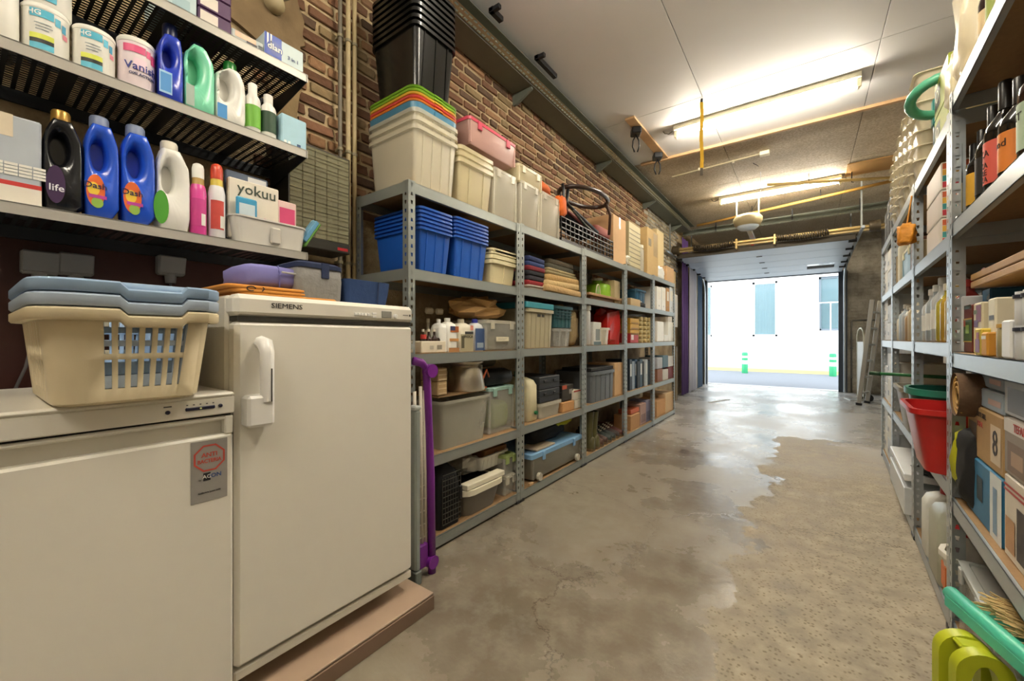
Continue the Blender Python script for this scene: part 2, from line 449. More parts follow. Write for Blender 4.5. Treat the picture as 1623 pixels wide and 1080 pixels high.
for i, (u, v, ln) in enumerate(((775, 30, .12), (862, 108, .3))):
    p = onz(u, v, 3.30); o = mk('loose_bracket', join(box(-.02, .02, -ln / 2, ln / 2, 0, .035, .004), box(-.015, .07, -ln / 2, -ln / 2 + .03, .0, .03, .003)), BLACK, None, loc=(-1.70, p.y, 3.282))
    tag(o, ('short black steel lug clipped beside the slotted duct', 'longer black steel lug clipped beside the slotted duct')[i], 'bracket', 'lugs on the duct')
t = thing('cable_duct', 'slotted steel duct crossing under the hardboard ceiling above the garage door', 'cable duct', (0, 8.5, 3.15))
mk('slotted_flange', rt(mv(perf_strip(3.2, .1, .05), 0, 0, 0), 'Z', PI / 2), GREYL, t).location = (1.2, 0, 0)
mk('web', box(-2.0, 1.2, .1, .104, 0, .12), GREYG, t)
for x in (-1.4, -.2, .7): mk('hanger', box(x, x + .02, .03, .05, 0, .21), BLACK, t)

# ---- doors' outside: street, kerb, pavement, house opposite
ASPH = m('#6a6e74', .85, 0, .1, 20); PAVE = m('#9c9c99', .85, 0, .08, 5)
struct(mk('street', box(-14, 14, YF + .25, 16.0, -.2, -.015), ASPH))
struct(mk('kerb_strip', box(-14, 14, 15.98, 16.16, -.2, .1, .01), m('#c9bd84', .8, 0, .1, 9)))
struct(mk('pavement', box(-14, 14, 16.16, 17.6, -.2, .09), PAVE))
struct(mk('threshold', box(OX0 - .02, OX1 + .02, YF + .02, YF + .27, -.1, .004, .003), m('#c3c2be', .7, 0, .08, 10)))
HY = 17.5
HW = m('#e6e6e2', .8, 0, .03, 2)
t = thing('house', 'white rendered house across the street with tall curtained windows', 'house', (0, HY, .09))
wins = [(-1.62, -.83, 1.1, 3.12), (-3.9, -2.98, 1.1, 3.12), (.36, 1.9, 1.29, 3.15)]
xs_ = sorted({-14, 14, *[q for w_ in wins for q in w_[:2]]}); zs_ = sorted({0, 7.5, *[q for w_ in wins for q in w_[2:]]})
sh = []
for i in range(len(xs_) - 1):
    for j in range(len(zs_) - 1):
        cx, cz = (xs_[i] + xs_[i + 1]) / 2, (zs_[j] + zs_[j + 1]) / 2
        if any(a < cx < c_ and e < cz < g for a, c_, e, g in wins): continue
        sh.append(box(xs_[i], xs_[i + 1], 0, .3, zs_[j], zs_[j + 1]))
mk('wall', join(*sh), HW, t)
mk('plinth', box(-14, 14, -.02, 0, 0, .3), m('#c4c8c8', .8, 0, .06, 4), t)
FRM = m('#dfe3e2', .5); GLS = m('#7d9aa0', .08, 0, 0, 5, 0, .45)
for k, (a, c_, e, g) in enumerate(wins):
    fr = mk('window_frame', join(box(a, a + .07, .1, .17, e, g), box(c_ - .07, c_, .1, .17, e, g), box(a, c_, .1, .17, e, e + .07), box(a, c_, .1, .17, g - .07, g), *([box(a - .08, c_ + .08, -.05, .1, e - .06, e)] if k < 2 else [])), FRM if k < 2 else m('#6f7a82', .5), t)
    mk('pane', box(a + .07, c_ - .07, .125, .135, e + .07, g - .07), GLS, fr)
    if k < 2:
        n = 24; V = []
        for i in range(n + 1):
            x = a + .07 + (c_ - a - .14) * i / n; V += [(x, .22 + .02 * math.sin(i * 1.9), e + .07), (x, .22 + .02 * math.sin(i * 1.9 + .4), g - .07)]
        mk('curtain', (V, [(2 * i, 2 * i + 2, 2 * i + 3, 2 * i + 1) for i in range(n)]), m('#b9c3c2', .9, 0, .1, 5), fr, True)
    else:
        mk('room_behind', box(a, c_, .29, .3, e, g), m('#5b5450', .8, 0, .3, 3), fr)
        mk('balustrade', join(*[tube([(a - .02, -.12, z), (c_ + .02, -.12, z)], .022, 6) for z in (e - .02, e + .95)], *[tube([(x, -.12, e - .02), (x, -.12, e + .95)], .02, 6) for x in (a, a + .32, a + .8, c_)]), m('#d9dcdc', .4), fr)
GRN = m('#2f9e68', .5, 0, .05); 
for i, u in enumerate((1180.5, 1320)):
    p = onz(u, (591, 596)[i], 0); t = thing('bollard', ('green bollard with white bands opposite the tall curtained window', 'green bollard with white bands opposite the balcony railing')[i], 'bollard', (p.x, p.y, -.015), group='street bollards')
    mk('post', lathe([(.085, 0), (.09, .02), (.09, .28), (.085, .3)], 12), GRN, t, 40)
    mk('band', lathe([(.083, .3), (.083, .42)], 12), WHITE, t, 40); mk('post', lathe([(.088, .42), (.088, .5)], 12), GRN, t, 40)
    mk('band', lathe([(.083, .5), (.083, .57)], 12), WHITE, t, 40); mk('cap', lathe([(.088, .57), (.088, .65), (.07, .675), (.02, .685)], 12), GRN, t, 40)

# ---- fluorescent lamps
GLOW = m('#fff5e4', .5, 0, 0, 5, 0, 1, 0, TUBE)
HOUSING = m('#b8b29a', .5, 0, .05, 8)
def lamp(x, y, z, ln, label, sock=True):
    t = thing('fluorescent_lamp', label, 'lamp', (x, y, ZC), 0, 'ceiling tube lamps'); dz = z - ZC
    mk('housing', join(box(0, ln, -.05, .05, -.045, 0, .004), box(.0, ln, -.02, .075, -.052, -.02, .003)), HOUSING, t)
    mk('tube', tf(lathe([(.013, .035), (.014, .04), (.014, ln - .04), (.013, ln - .035)], 12), Matrix.Translation((0, 0, dz)) @ Matrix.Rotation(PI / 2, 4, 'Y')), GLOW, t, 40)
    for xx in (.0, ln - .035): mk('socket', join(box(xx, xx + .035, -.018, .018, dz - .022, -.04, .004), box(xx + .008, xx + .027, -.025, .025, dz - .03, dz - .02, .003)), CREAM, t)
    for xx in (.28, .5, .74): mk('clip', tube([(xx * ln, .018 * math.cos(a), dz + .018 * math.sin(a)) for a in [i * PI / 4 for i in range(8)]], .002, 5, True), CREAM, t)
    mk('cable', tube([(-.02, 0, -.03), (-.06, .0, -.05), (-.1, .01, -.03), (-.12, .01, 0)], .006, 6), m('#5d574a', .6), t)
    return t
a, c_ = onz(1069, 216, 3.27), onz(1344, 136, 3.27)
lamp(a.x, a.y, 3.27, 1.52, 'lit tube lamp mounted on the white ceiling boards before the pine strip')
a2 = onz(1140, 322, 3.27)
lamp(a2.x, a2.y + .02, 3.27, 1.52, 'lit tube lamp mounted on the brown hardboard above the door opener')
lamp(-1.15, 1.55, 3.27, 1.52, 'lit tube lamp on the white ceiling over the appliances')
lamp(-1.15, -.9, 3.27, 1.52, 'lit tube lamp on the white ceiling by the back wall')
# ================================================================ RACKS
HOLE = [(-.32, -.42), (.32, -.42), (.17, .42), (-.17, .42)]
_post = {}
def post_mesh(h, mat):
    k = (round(h, 3), mat.name)
    if k not in _post:
        n = int(h / .042); p = h / n
        a = mv(hole_strip(.042, p, n, HOLE), .021, 0, 0); c = rt(mv(hole_strip(.042, p, n, HOLE), .021, 0, 0), 'Z', PI / 2)
        me = bpy.data.meshes.new('post'); s = join(a, c); me.from_pydata(s[0], [], s[1]); me.materials.append(mat); _post[k] = me
    return _post[k]
def obj(name, me, parent, loc=(0, 0, 0), rz=0):
    o = bpy.data.objects.new(name, me); C.objects.link(o); o.parent = parent; o.location = loc; o.rotation_euler[2] = rz; return o
def rack(label, loc, rz, w, d, levels, h, mat, group):
    t = thing('storage_rack', label, 'rack', loc, rz, group)
    pm = post_mesh(h, mat); x0, x1 = -w / 2, w / 2
    for (x, y, a) in ((x0, 0, 0), (x1, 0, PI / 2), (x1, d, PI), (x0, d, -PI / 2)):
        p = obj('post', pm, t, (x, y, .0), a)
        ft = mk('foot', box(-.002, .044, -.002, .044, 0, .022, .003), BLACK, p)
    bf = mk('beam', join(box(x0 + .004, x1 - .004, .003, .006, -.055, 0), box(x0 + .004, x1 - .004, .003, .03, -.003, 0), box(x0 + .004, x1 - .004, .003, .02, -.055, -.052)), mat, t).data
    bs = mk('beam', join(box(.003, .006, .004, d - .004, -.055, 0), box(.003, .03, .004, d - .004, -.003, 0)), mat, t).data
    sb = mk('shelf_board', box(x0 + .01, x1 - .01, .012, d - .01, -.009, .001), CHIP, t).data
    first = True
    for z in levels:
        if first:
            for o in t.children:
                if o.data is bf: o.location = (0, 0, z)
                elif o.data is bs: o.location = (x0, 0, z)
                elif o.data is sb: o.location = (0, 0, z)
            first = False
        else:
            obj('beam', bf, t, (0, 0, z)); obj('beam', bs, t, (x0, 0, z)); obj('shelf_board', sb, t, (0, 0, z))
        obj('beam', bf, t, (0, d, z), PI); obj('beam', bs, t, (x1, d, z), PI)
    return t
XL, DL = -1.55, .43
LY = [1.285, 2.235, 3.2, 4.2, 5.18, 6.2]
LZ = [.068, .495, 1.025, 1.445, 1.868]
DZ = [0, .008, .016, .028, .038]
def lz(unit, lev): return LZ[lev] + (DZ[unit] if lev else 0)
what = ['with blue nesting crates, first in the row beside the upright freezer', 'with folded rugs, second in the row', 'holding boots and a red bag, third in the row', 'holding box files and yellow boxes, fourth in the row', 'with white cartons, last in the row before the garage door']
for k in range(5):
    rack('galvanised boltless storage rack ' + what[k], (XL, (LY[k] + LY[k + 1]) / 2, 0), PI / 2, LY[k + 1] - LY[k] - .004, DL, [lz(k, i) for i in range(5)], lz(k, 4) + .004, STEEL, 'racks along the brick wall')
# right-hand racks stand at a slight angle
RP = Vector((.434, 2.2)); RD = Vector((.145, 2.95)).normalized(); RN = Vector((RD.y, -RD.x)); RA = -PI / 2 - math.atan2(RD.x, RD.y)
R0 = RP.dot(RD)
def rpos(s, inset=0): p = RP + RD * (s - R0) + RN * inset; return p
def rs(u, inset=0, v=600):
    r = ray(u, v); q = RP + RN * inset; t = q.dot(RN) / Vector((r.x, r.y)).dot(RN); return (r * t).x * RD.x + (r * t).y * RD.y
def rzz(u, v, inset=0):
    r = ray(u, v); q = RP + RN * inset; t = q.dot(RN) / Vector((r.x, r.y)).dot(RN); return r.z * t + H
RS = [1.16, 2.2, 3.14, 4.24, 5.18]; DR = .5
RZ = [[.06, .515, 1.05, 1.525, 2.0], [.065, .55, 1.085, 1.495, 1.945], [.065, .55, 1.085, 1.495, 1.945], [.065, .55, 1.085, 1.495, 1.945]]
wr = ['with wine bottles and raclette boxes, the tallest of its row', 'with nested plastic tubs beside the rack of wine bottles', 'with clear cups on top, second behind the wine rack', 'standing nearest the ladders by the garage door']
for k in range(4):
    p = rpos((RS[k] + RS[k + 1]) / 2)
    rack('bright zinc storage rack ' + wr[k], (p.x, p.y, 0), RA, RS[k + 1] - RS[k] - .006, DR, RZ[k], RZ[k][4] + .005, STEELR, 'racks opposite the brick wall')

# ================================================================ APPLIANCES
ENAM = m('#e4e0d4', .32, 0, .02, 3); ENAM2 = m('#d9d4c6', .38, 0, .02, 3); ENAMW = m('#e9e8e4', .3, 0, .02, 3)
# tiled plinth under the appliances, laid in tiles
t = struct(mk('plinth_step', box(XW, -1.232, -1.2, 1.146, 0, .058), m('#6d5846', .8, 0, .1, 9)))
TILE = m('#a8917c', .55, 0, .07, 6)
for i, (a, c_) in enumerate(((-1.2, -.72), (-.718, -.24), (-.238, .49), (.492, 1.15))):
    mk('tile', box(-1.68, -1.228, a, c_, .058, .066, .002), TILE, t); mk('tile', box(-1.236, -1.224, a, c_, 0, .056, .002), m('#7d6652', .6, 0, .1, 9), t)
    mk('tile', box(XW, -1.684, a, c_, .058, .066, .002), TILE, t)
# upright freezer (local: x right, y into the wall)
FX, FY0, FY1, FZ = -1.30, .462, 1.106, .066
fwid = FY1 - FY0; fh = 1.23 - FZ
t = thing('upright_freezer', 'tall white upright freezer with angular handle, cloth bags on its top', 'freezer', (FX, (FY0 + FY1) / 2, FZ), PI / 2)
hw = fwid / 2
mk('body', join(box(-hw, hw, .06, .62, .04, fh - .002, .008), box(-hw + .02, hw - .02, .1, .6, .0, .04)), ENAM2, t)
mk('door', box(-hw + .004, hw - .004, 0, .058, .095, fh - .078, .012), ENAM, t)
mk('base_strip', box(-hw + .004, hw - .004, .008, .06, .058, .088, .004), ENAM2, t)
tp = mk('control_panel', box(-hw, hw, -.002, .07, fh - .066, fh, .014), ENAM, t)
text('SIEMENS', .021, m('#2d2c2a', .5), tp, (-.178, -.003, fh - .03), bold=0.0, sx=1.2)
for i in range(5): mk('button', box(.052 + i * .013, .063 + i * .013, -.006, 0, fh - .046, fh - .036, .001), ENAMW, tp)
for i in range(2): mk('button', box(.124, .142, -.006, 0, fh - .04 - .011 * i, fh - .032 - .011 * i, .001), ENAMW, tp)
mk('display', box(.166, .212, -.004, 0, fh - .05, fh - .024, .002), m('#8d8d85', .3), tp)
mk('dial', tf(lathe([(.009, 0), (.009, .006), (.006, .008)], 12), Matrix.Translation((.228, -.002, fh - .042)) @ Matrix.Rotation(PI / 2, 4, 'X')), ENAMW, tp)
mk('mark', rect(.265, .292, fh - .038, fh - .034, -.0032), m('#8d897e'), tp); mk('mark', rect(.296, .304, fh - .04, fh - .032, -.0032), m('#55524c'), tp)
# handle: arch grip over a mounting block
hx = -hw + .066
hd = mk('handle', tube([(hx + .004, .0, fh - .14), (hx + .004, -.028, fh - .146), (hx + .004, -.04, fh - .17), (hx + .004, -.04, fh - .31)], [.02, .022, .02, .019], 8), ENAMW, t, 60)
mk('handle_mount', join(box(hx - .05, hx + .022, -.052, .0, fh - .38, fh - .29, .008)), ENAMW, hd)
mk('slit', box(hx + .007, hx + .010, -.0605, -.05, fh - .31, fh - .215), m('#4a4640'), hd)
mk('gasket', box(-hw + .01, hw - .01, .004, .06, fh - .078, fh - .064), m('#2b281f', .7), t)
# low freezer
GX, GY1 = -1.278, .455
t = thing('low_freezer', 'low white freezer with a silver sticker, laundry baskets stacked on its lid', 'freezer', (GX, GY1, FZ), PI / 2)
gt = onx(200, 640, GX).z - FZ
gt = .955 - FZ
mk('body', join(box(-.6, 0, .055, .6, .03, gt - .06, .006), box(-.58, -.02, .1, .58, 0, .03)), ENAM2, t)
zl = onx(200, 676, GX).z - FZ          # underside of the lid panel
mk('door', box(-.6, -.002, 0, .052, .08, zl - .055, .006), ENAM, t)
g = mk('door_grip', join(box(-.6, -.002, .002, .05, zl - .017, zl - .006, .004), box(-.6, -.022, .028, .05, zl - .056, zl - .016), box(-.022, -.002, .0, .05, zl - .056, zl - .006, .003)), ENAM, t)
ld = mk('lid', join(box(-.6, .0, -.006, .6, gt - .012, gt, .005), box(-.6, 0, -.004, .055, zl, gt - .011, .003)), ENAM, t)
mk('gap', box(-.6, -.004, .012, .05, zl - .008, zl), DARK, t)
zc = (zl + gt - .012) / 2
mk('slider', box(-.11, -.046, -.007, -.003, zc - .0045, zc + .0045, .003), m('#1e1d38', .4), ld); mk('indicator', disc(.0025, 10, -.0076, -.078, zc), m('#d8e29a', .4), ld)
mk('knob', tf(lathe([(.005, 0), (.005, .004), (.003, .006)], 10), Matrix.Translation((-.145, -.003, zc - .002)) @ Matrix.Rotation(PI / 2, 4, 'X')), m('#1e1d38', .4), ld)
mk('knob', tf(lathe([(.005, 0), (.005, .004), (.003, .006)], 10), Matrix.Translation((-.034, -.003, zc + .001)) @ Matrix.Rotation(PI / 2, 4, 'X')), m('#1e1d38', .4), ld)
mk('mark', rect(-.153, -.137, zc + .010, zc + .0135, -.0045), m('#6c6a66'), ld)
for i in range(5): mk('mark', rect(-.108 + i * .014, -.104 + i * .014, zc + .009, zc + .012, -.0045), m('#6c6a66'), ld)
# sticker
s0, s1 = onx(302, 740, GX), onx(360, 740, GX)
xa, xb = s0.y - GY1, s1.y - GY1; za, zb = onx(330, 794, GX).z - FZ, onx(330, 698, GX).z - FZ
st = mk('sticker', box(xa, xb, -.0012, .0005, za, zb), m('#a3a09b', .35, .3), t)
xc = (xa + xb) / 2; zo = zb - (zb - za) * .29; ro = (xb - xa) * .46
oc = [(ro * math.cos(PI / 8 + i * PI / 4), ro * math.sin(PI / 8 + i * PI / 4)) for i in range(8)]
V = [(xc + x, -.0018, zo + z) for x, z in oc] + [(xc + x * .88, -.0018, zo + z * .88) for x, z in oc]
RED = m('#c04a3a', .5); mk('octagon', (V, [(i, (i + 1) % 8, 8 + (i + 1) % 8, 8 + i) for i in range(8)]), RED, st)
text('ANTI', .0155, RED, st, (xc, -.0015, zo + .008), bold=.0003); text('BACTERIA', .0135, RED, st, (xc, -.0015, zo - .008), bold=.0003, sx=.86)
k = mk('logo_block', rect(xc - .014, xc + .002, za + (zb - za) * .34, za + (zb - za) * .47, -.0016), BLACK, st)
text('AG', .014, WHITE, st, (xc - .006, -.002, za + (zb - za) * .405)); text('ION', .015, m('#2a4d86'), st, (xc + .013, -.0015, za + (zb - za) * .405), bold=.0003)
text('by', .006, m('#55524c'), st, (xc - .021, -.0015, za + (zb - za) * .37)); text('AntiBacteria System inside', .0065, m('#2b2a28'), st, (xc, -.0015, za + (zb - za) * .15), sx=.72)

# ---- laundry baskets nested on the low freezer
def basket_ring(w, d, r, nslot, front):
    """points of a rounded rectangle starting at the front left corner; the front run carries the slot edges"""
    P = []; hw, hd = w / 2, d / 2
    sw = w * .64 / nslot; x0 = -w * .22
    xs = []
    for i in range(nslot): xs += [x0 + i * sw + sw * .22, x0 + i * sw + sw * .78]
    for i in range(4): a = math.radians(180 + 30 * i); P.append((-hw + r + r * math.cos(a), -hd + r + r * math.sin(a)))
    P += [(x, -hd) for x in xs]
    for i in range(4): a = math.radians(270 + 30 * i); P.append((hw - r + r * math.cos(a), -hd + r + r * math.sin(a)))
    for i in range(4): a = math.radians(30 * i); P.append((hw - r + r * math.cos(a), hd - r + r * math.sin(a)))
    for x in reversed(xs): P.append((x, hd))
    for i in range(4): a = math.radians(90 + 30 * i); P.append((-hw + r + r * math.cos(a), hd - r + r * math.sin(a)))
    ys = [hd * (.6 - .1 * j) for j in range(13)]
    for y in ys: P.append((-hw, y))
    return P
def basket(loc, rz, w, d, h, mat, rimmat, label, grp):
    t = thing('laundry_basket', label, 'basket', loc, rz, grp); ns = 8
    zs = [0, .03, .16, .47, .53, .86, .93, 1.0]; V, F = [], []; n = None
    for i, f in enumerate(zs):
        k = .87 + .13 * f if f > .02 else .83
        P = basket_ring(w * k, d * k, .05, ns, 1); n = len(P); V += [(x, y + d / 2, h * f) for x, y in P]
    for i in range(len(zs) - 1):
        for j in range(n):
            if i in (2, 4):
                if 4 <= j < 4 + 2 * ns and (j - 4) % 2 == 0: continue
                if 28 <= j < 28 + 2 * ns and (j - 28) % 2 == 0: continue
                if j >= n - 12 and (j - n) % 2 == 0: continue
            a, b2 = i * n + j, i * n + (j + 1) % n; F.append((a, b2, b2 + n, a + n))
    F.append(tuple(range(n)))
    o = mk('body', (V, F), mat, t, 35); md = o.modifiers.new('thickness', 'SOLIDIFY'); md.thickness = .004
    # rim: a rolled lip with a lowered grip in front
    P = basket_ring(w, d, .05, ns, 1); V, F = [], []; n = len(P); prof = [(0, -.026), (.016, -.026), (.02, -.021), (.02, -.004), (.015, 0), (0, 0)]
    for j, (x, y) in enumerate(P):
        ln = math.hypot(x, y); low = 0
        if abs(abs(y) - d / 2) < .002 and -w * .1 < x < w * .26: low = -.014
        nx, ny = (x / (w / 2)) ** 5, (y / (d / 2)) ** 5; q = math.hypot(nx, ny) or 1
        for (o_, z_) in prof: V.append((x + nx / q * o_, y + d / 2 + ny / q * o_, h + z_ + low))
    k = len(prof)
    for j in range(n):
        for i in range(k - 1):
            a = j * k + i; c_ = ((j + 1) % n) * k + i; F.append((a, c_, c_ + 1, a + 1))
    mk('rim', (V, F), rimmat, t, 40)
    return t
BX = onz(200, 641, .957).x
by0, by1 = onx(68, 500, BX + .03).y, onx(350, 500, BX + .03).y
bz = .957; bh = onx(200, 489, BX + .035).z - bz
BCR = m('#dccdaa', .45, 0, .04, 6); BBL = m('#8fa9c6', .45, 0, .04, 6); BLT = m('#b3c3d6', .45, 0, .04, 6)
bw = by1 - by0; bw = min(bw, .40)
bc = (by0 + by1) / 2
for i, (mt, lab) in enumerate(((BCR, 'cream laundry basket with slotted sides, bottom of the nested stack'), (BLT, 'pale blue laundry basket nested between the cream and the top one'), (BBL, 'light blue laundry basket nested on top of the stack'))):
    basket((BX + .002, bc, bz + i * .029), PI / 2, bw, .46, bh, mt, mt, lab, 'nested laundry baskets')
# ================================================================ BUILDERS (local: x right, y into the shelf, z up, origin front base centre)
def prints(o, w, h, P, T, y=-.0008):
    for i_, q in enumerate(P or ()): mk('print', rect((q[0] - .5) * w, (q[1] - .5) * w, q[2] * h, q[3] * h, y - .0002 * i_), m(q[4], .5, 0, .04), o)
    for q in T or (): text(q[0], q[1] * h, m(q[4], .5, 0, 0), o, ((q[2] - .5) * w, y - .0006 - .0002 * len(P or ()), q[3] * h), sx=q[5] if len(q) > 5 else 1, bold=.0002)
def b_box(T, w, d, h, mat=KRAFT, tape=None, P=None, X=None, flap=False, open_=False):
    if open_:
        mk('body', join(box(-w / 2, w / 2, 0, d, 0, .004), box(-w / 2, -w / 2 + .004, 0, d, 0, h), box(w / 2 - .004, w / 2, 0, d, 0, h), box(-w / 2, w / 2, 0, .004, 0, h), box(-w / 2, w / 2, d - .004, d, 0, h)), mat, T)
        for s in (-1, 1): mk('flap', tf(box(0, w * .4, 0, d, 0, .004), Matrix.Translation((s * w / 2, 0, h)) @ Matrix.Rotation(-s * 1.1 + (PI if s < 0 else 0) * 0, 4, 'Y') @ Matrix.Scale(s, 4, (1, 0, 0))), mat, T)
    else: mk('body', box(-w / 2, w / 2, 0, d, 0, h, min(.004, w * .08, h * .1)), mat, T)
    if tape: mk('tape', join(box(-.02, .02, .001, d, h - .001, h + .0008), box(-.02, .02, -.0008, .001, h * .75, h + .0008)), m(tape, .3), T)
    if flap: mk('flap_seam', box(-w / 2 + .002, w / 2 - .002, d * .498, d * .502, h - .001, h + .0005), m('#6b4e30', .8), T)
    prints(T, w, h, P, X)
def b_crate(T, w, d, h, mat, taper=.88, ribs=3, rimh=.022, r=.02, rim=None, grip=True, rings=0):
    hw, hd = w / 2, d / 2; c = taper; th = .004
    s = loft([(0, hw * c, hd * c, r), (h, hw, hd, r), (h, hw - th, hd - th, r), (.008, hw * c - th, hd * c - th, r)])
    bd = mk('body', mv(s, 0, hd, 0), mat, T, 35)
    e = .012
    mk('rim', mv(loft([(h - rimh, hw + .001, hd + .001, r), (h - rimh, hw + e, hd + e, r + e), (h + .001, hw + e, hd + e, r + e), (h + .001, hw - th, hd - th, r)], cap0=False, cap1=False), 0, hd, 0), rim or mat, T, 35)
    for i in range(rings):
        z = h - rimh - .024 * (i + 1); k = c + (1 - c) * z / h
        mk('ring', mv(loft([(z, hw * k, hd * k, r), (z, hw * k + .008, hd * k + .008, r + .008), (z + .005, hw * k + .008, hd * k + .008, r + .008), (z + .005, hw * k, hd * k, r)], cap0=False, cap1=False), 0, hd, 0), mat, T, 35)
    for i in range(ribs):
        x = (-.5 + (i + .5) / ribs) * w * .86; z1 = h - rimh - .002
        y0, y1 = hd * (1 - c), 0
        V = [(x - .004, y0 - .004, .004), (x + .004, y0 - .004, .004), (x + .004, y0 + .006, .004), (x - .004, y0 + .006, .004)] + [(x - .004, y0 * (1 - z1 / h) - .004, z1), (x + .004, y0 * (1 - z1 / h) - .004, z1), (x + .004, y0 * (1 - z1 / h) + .006, z1), (x - .004, y0 * (1 - z1 / h) + .006, z1)]
        mk('rib', (V, [(0, 1, 2, 3), (4, 5, 6, 7), (0, 1, 5, 4), (1, 2, 6, 5), (2, 3, 7, 6), (3, 0, 4, 7)]), mat, T)
    if grip: mk('grip', box(-w * .14, w * .14, hd * (1 - c) * .25 - .003, .01, h - rimh - .034, h - rimh - .01, .004), m('#2a2a26', .6) if grip == 'dark' else mat, T)
def b_lidbox(T, w, d, h, mat=CLEAR, lid=None, taper=.92, lidh=.022, latch=None, P=None, X=None, grid=0):
    hw, hd = w / 2, d / 2; c = taper; th = .003; hb = h - lidh * .6
    mk('body', mv(loft([(0, hw * c - .004, hd * c - .004, .015), (.006, hw * c, hd * c, .018), (hb, hw * .985, hd * .985, .02), (hb, hw * .985 - th, hd * .985 - th, .02), (.008, hw * c - th, hd * c - th, .018)]), 0, hd, 0), mat, T, 35)
    mk('lid', mv(loft([(hb - lidh * .4, hw, hd, .022), (h - .004, hw, hd, .022), (h, hw - .01, hd - .01, .02), (h, hw - .022, hd - .022, .02), (h - .006, hw - .026, hd - .026, .02)]), 0, hd, 0), lid or mat, T, 35)
    for s in (-1, 1):
        mk('latch', box(s * w * .3 - .018, s * w * .3 + .018, -.006, .004, hb - .045, h - .006, .003), latch or lid or mat, T)
        mk('corner_rib', box(s * hw * .93 - .004, s * hw * .93 + .004, hd * (1 - c) * .5 - .003, hd * (1 - c) + .004, .008, hb - lidh * .4), mat, T)
    prints(T, w, h, P, X, -.002)
def b_bottle(T, w, d, h, mat, cap='#ffffff', shoulder=.62, neck=.32, P=None, label=None, capf=.12, X=None, n=16, foil=None):
    r = w / 2
    pr = [(r * .9, 0), (r, .01 * h + .002), (r, h * shoulder), (r * .92, h * (shoulder + .06)), (r * .6, h * (shoulder + .13)), (r * neck, h * (shoulder + .19)), (r * neck, h * (1 - capf))]
    mk('body', mv(lathe(pr, n), 0, r, 0), mat, T, 50)
    mk('cap', mv(lathe([(r * neck * 1.18, h * (1 - capf)), (r * neck * 1.18, h * .99), (r * neck, h)], n), 0, r, 0), cap if not isinstance(cap, str) else m(cap, .4), T, 50)
    if label: mk('label', arcpatch(r + .0008, -1.5, 1.5, h * label[1], h * label[2], 12, r), m(label[0], .55, 0, .05), T, True)
    for q in X or (): text(q[0], q[1] * h, m(q[3], .5, 0, 0), T, (q[4] if len(q) > 4 else 0, -.0012, q[2] * h), bend=r + .001)
def silh(P, c, n):
    """star-shaped outline resampled by angle about c"""
    out = []
    for i in range(n):
        a = 2 * PI * i / n; dx, dz = math.cos(a), math.sin(a); best = 0
        for k in range(len(P)):
            (x0, z0), (x1, z1) = P[k], P[(k + 1) % len(P)]
            ex, ez = x1 - x0, z1 - z0; den = dx * ez - dz * ex
            if abs(den) < 1e-9: continue
            t = ((x0 - c[0]) * ez - (z0 - c[1]) * ex) / den; s = ((x0 - c[0]) * dz - (z0 - c[1]) * dx) / den
            if t > 0 and -1e-6 <= s <= 1 + 1e-6: best = max(best, t)
        out.append((c[0] + dx * best, c[1] + dz * best))
    return out
def b_det(T, w, d, h, mat, capmat, capw=.45, capx=.1, caph=.1, hole=(-.22, .62, .15, .13), label=None, X=None, lab=None):
    """detergent bottle with a through handle; hole: centre x,z and half sizes as fractions of w,h"""
    hb = h * (1 - caph); hw = w / 2
    cw = capw * w / 2; cx = capx * w
    P = [(-hw * .95, 0), (hw * .95, 0), (hw, hb * .06), (hw, hb * .62), (hw * .93, hb * .8), (cx + cw * 1.1, hb * .97), (cx + cw, hb), (cx - cw, hb), (cx - cw * 1.15, hb * .96), (-hw * .86, hb * .86), (-hw * .98, hb * .74), (-hw, hb * .5), (-hw, hb * .06)]
    N = 44; c = (hole[0] * w, hole[1] * hb); O = silh(P, c, N)
    I = [(c[0] + hole[2] * w * math.cos(2 * PI * i / N), c[1] + hole[3] * hb * math.sin(2 * PI * i / N)) for i in range(N)]
    V, F = [], []
    layers = [(.16, .86, 1.35), (.03, .93, 1.2), (.3, 1, 1.0), (.7, 1, 1.0), (.97, .93, 1.2), (.84, .86, 1.35)]
    mid = (0, hb * .45)
    rings = []
    def ringpts(P_, k, about, y): return [(about[0] + (x - about[0]) * k, y * d, about[1] + (z - about[1]) * (k if about is c else 1 - (1 - k) * .35)) for x, z in P_]
    seq = [ringpts(I, 1.0, c, .5), ringpts(I, 1.12, c, .22), ringpts(I, 1.45, c, .06), ringpts(O, .82, mid, .0), ringpts(O, .95, mid, .08), ringpts(O, 1, mid, .3), ringpts(O, 1, mid, .7), ringpts(O, .95, mid, .92), ringpts(O, .82, mid, 1.0), ringpts(I, 1.45, c, .94), ringpts(I, 1.12, c, .78)]
    for r_ in seq: V += r_
    for i in range(len(seq)):
        for j in range(N):
            a, b2 = i * N + j, i * N + (j + 1) % N; k = ((i + 1) % len(seq)) * N
            F.append((a, b2, k + (j + 1) % N, k + j))
    mk('body', (V, F), mat, T, True)
    mk('grip_wall', disc(hole[2] * w * 1.05, 24, d * .55, c[0], c[1], hole[3] * hb * 1.05), mat, T)
    mk('cap', mv(lathe([(cw, hb - .012), (cw * 1.04, hb), (cw * 1.02, h - .006), (cw * .9, h)], 20), cx, d / 2, 0), capmat, T, 50)
    if lab:
        lx, lz, rx, rz_, colr = lab
        mk('label', disc(rx * w, 24, -.0008, lx * w, lz * hb, rz_ * hb), m(colr, .45, 0, .05), T)
    prints(T, w, hb, label, X, -.0012)
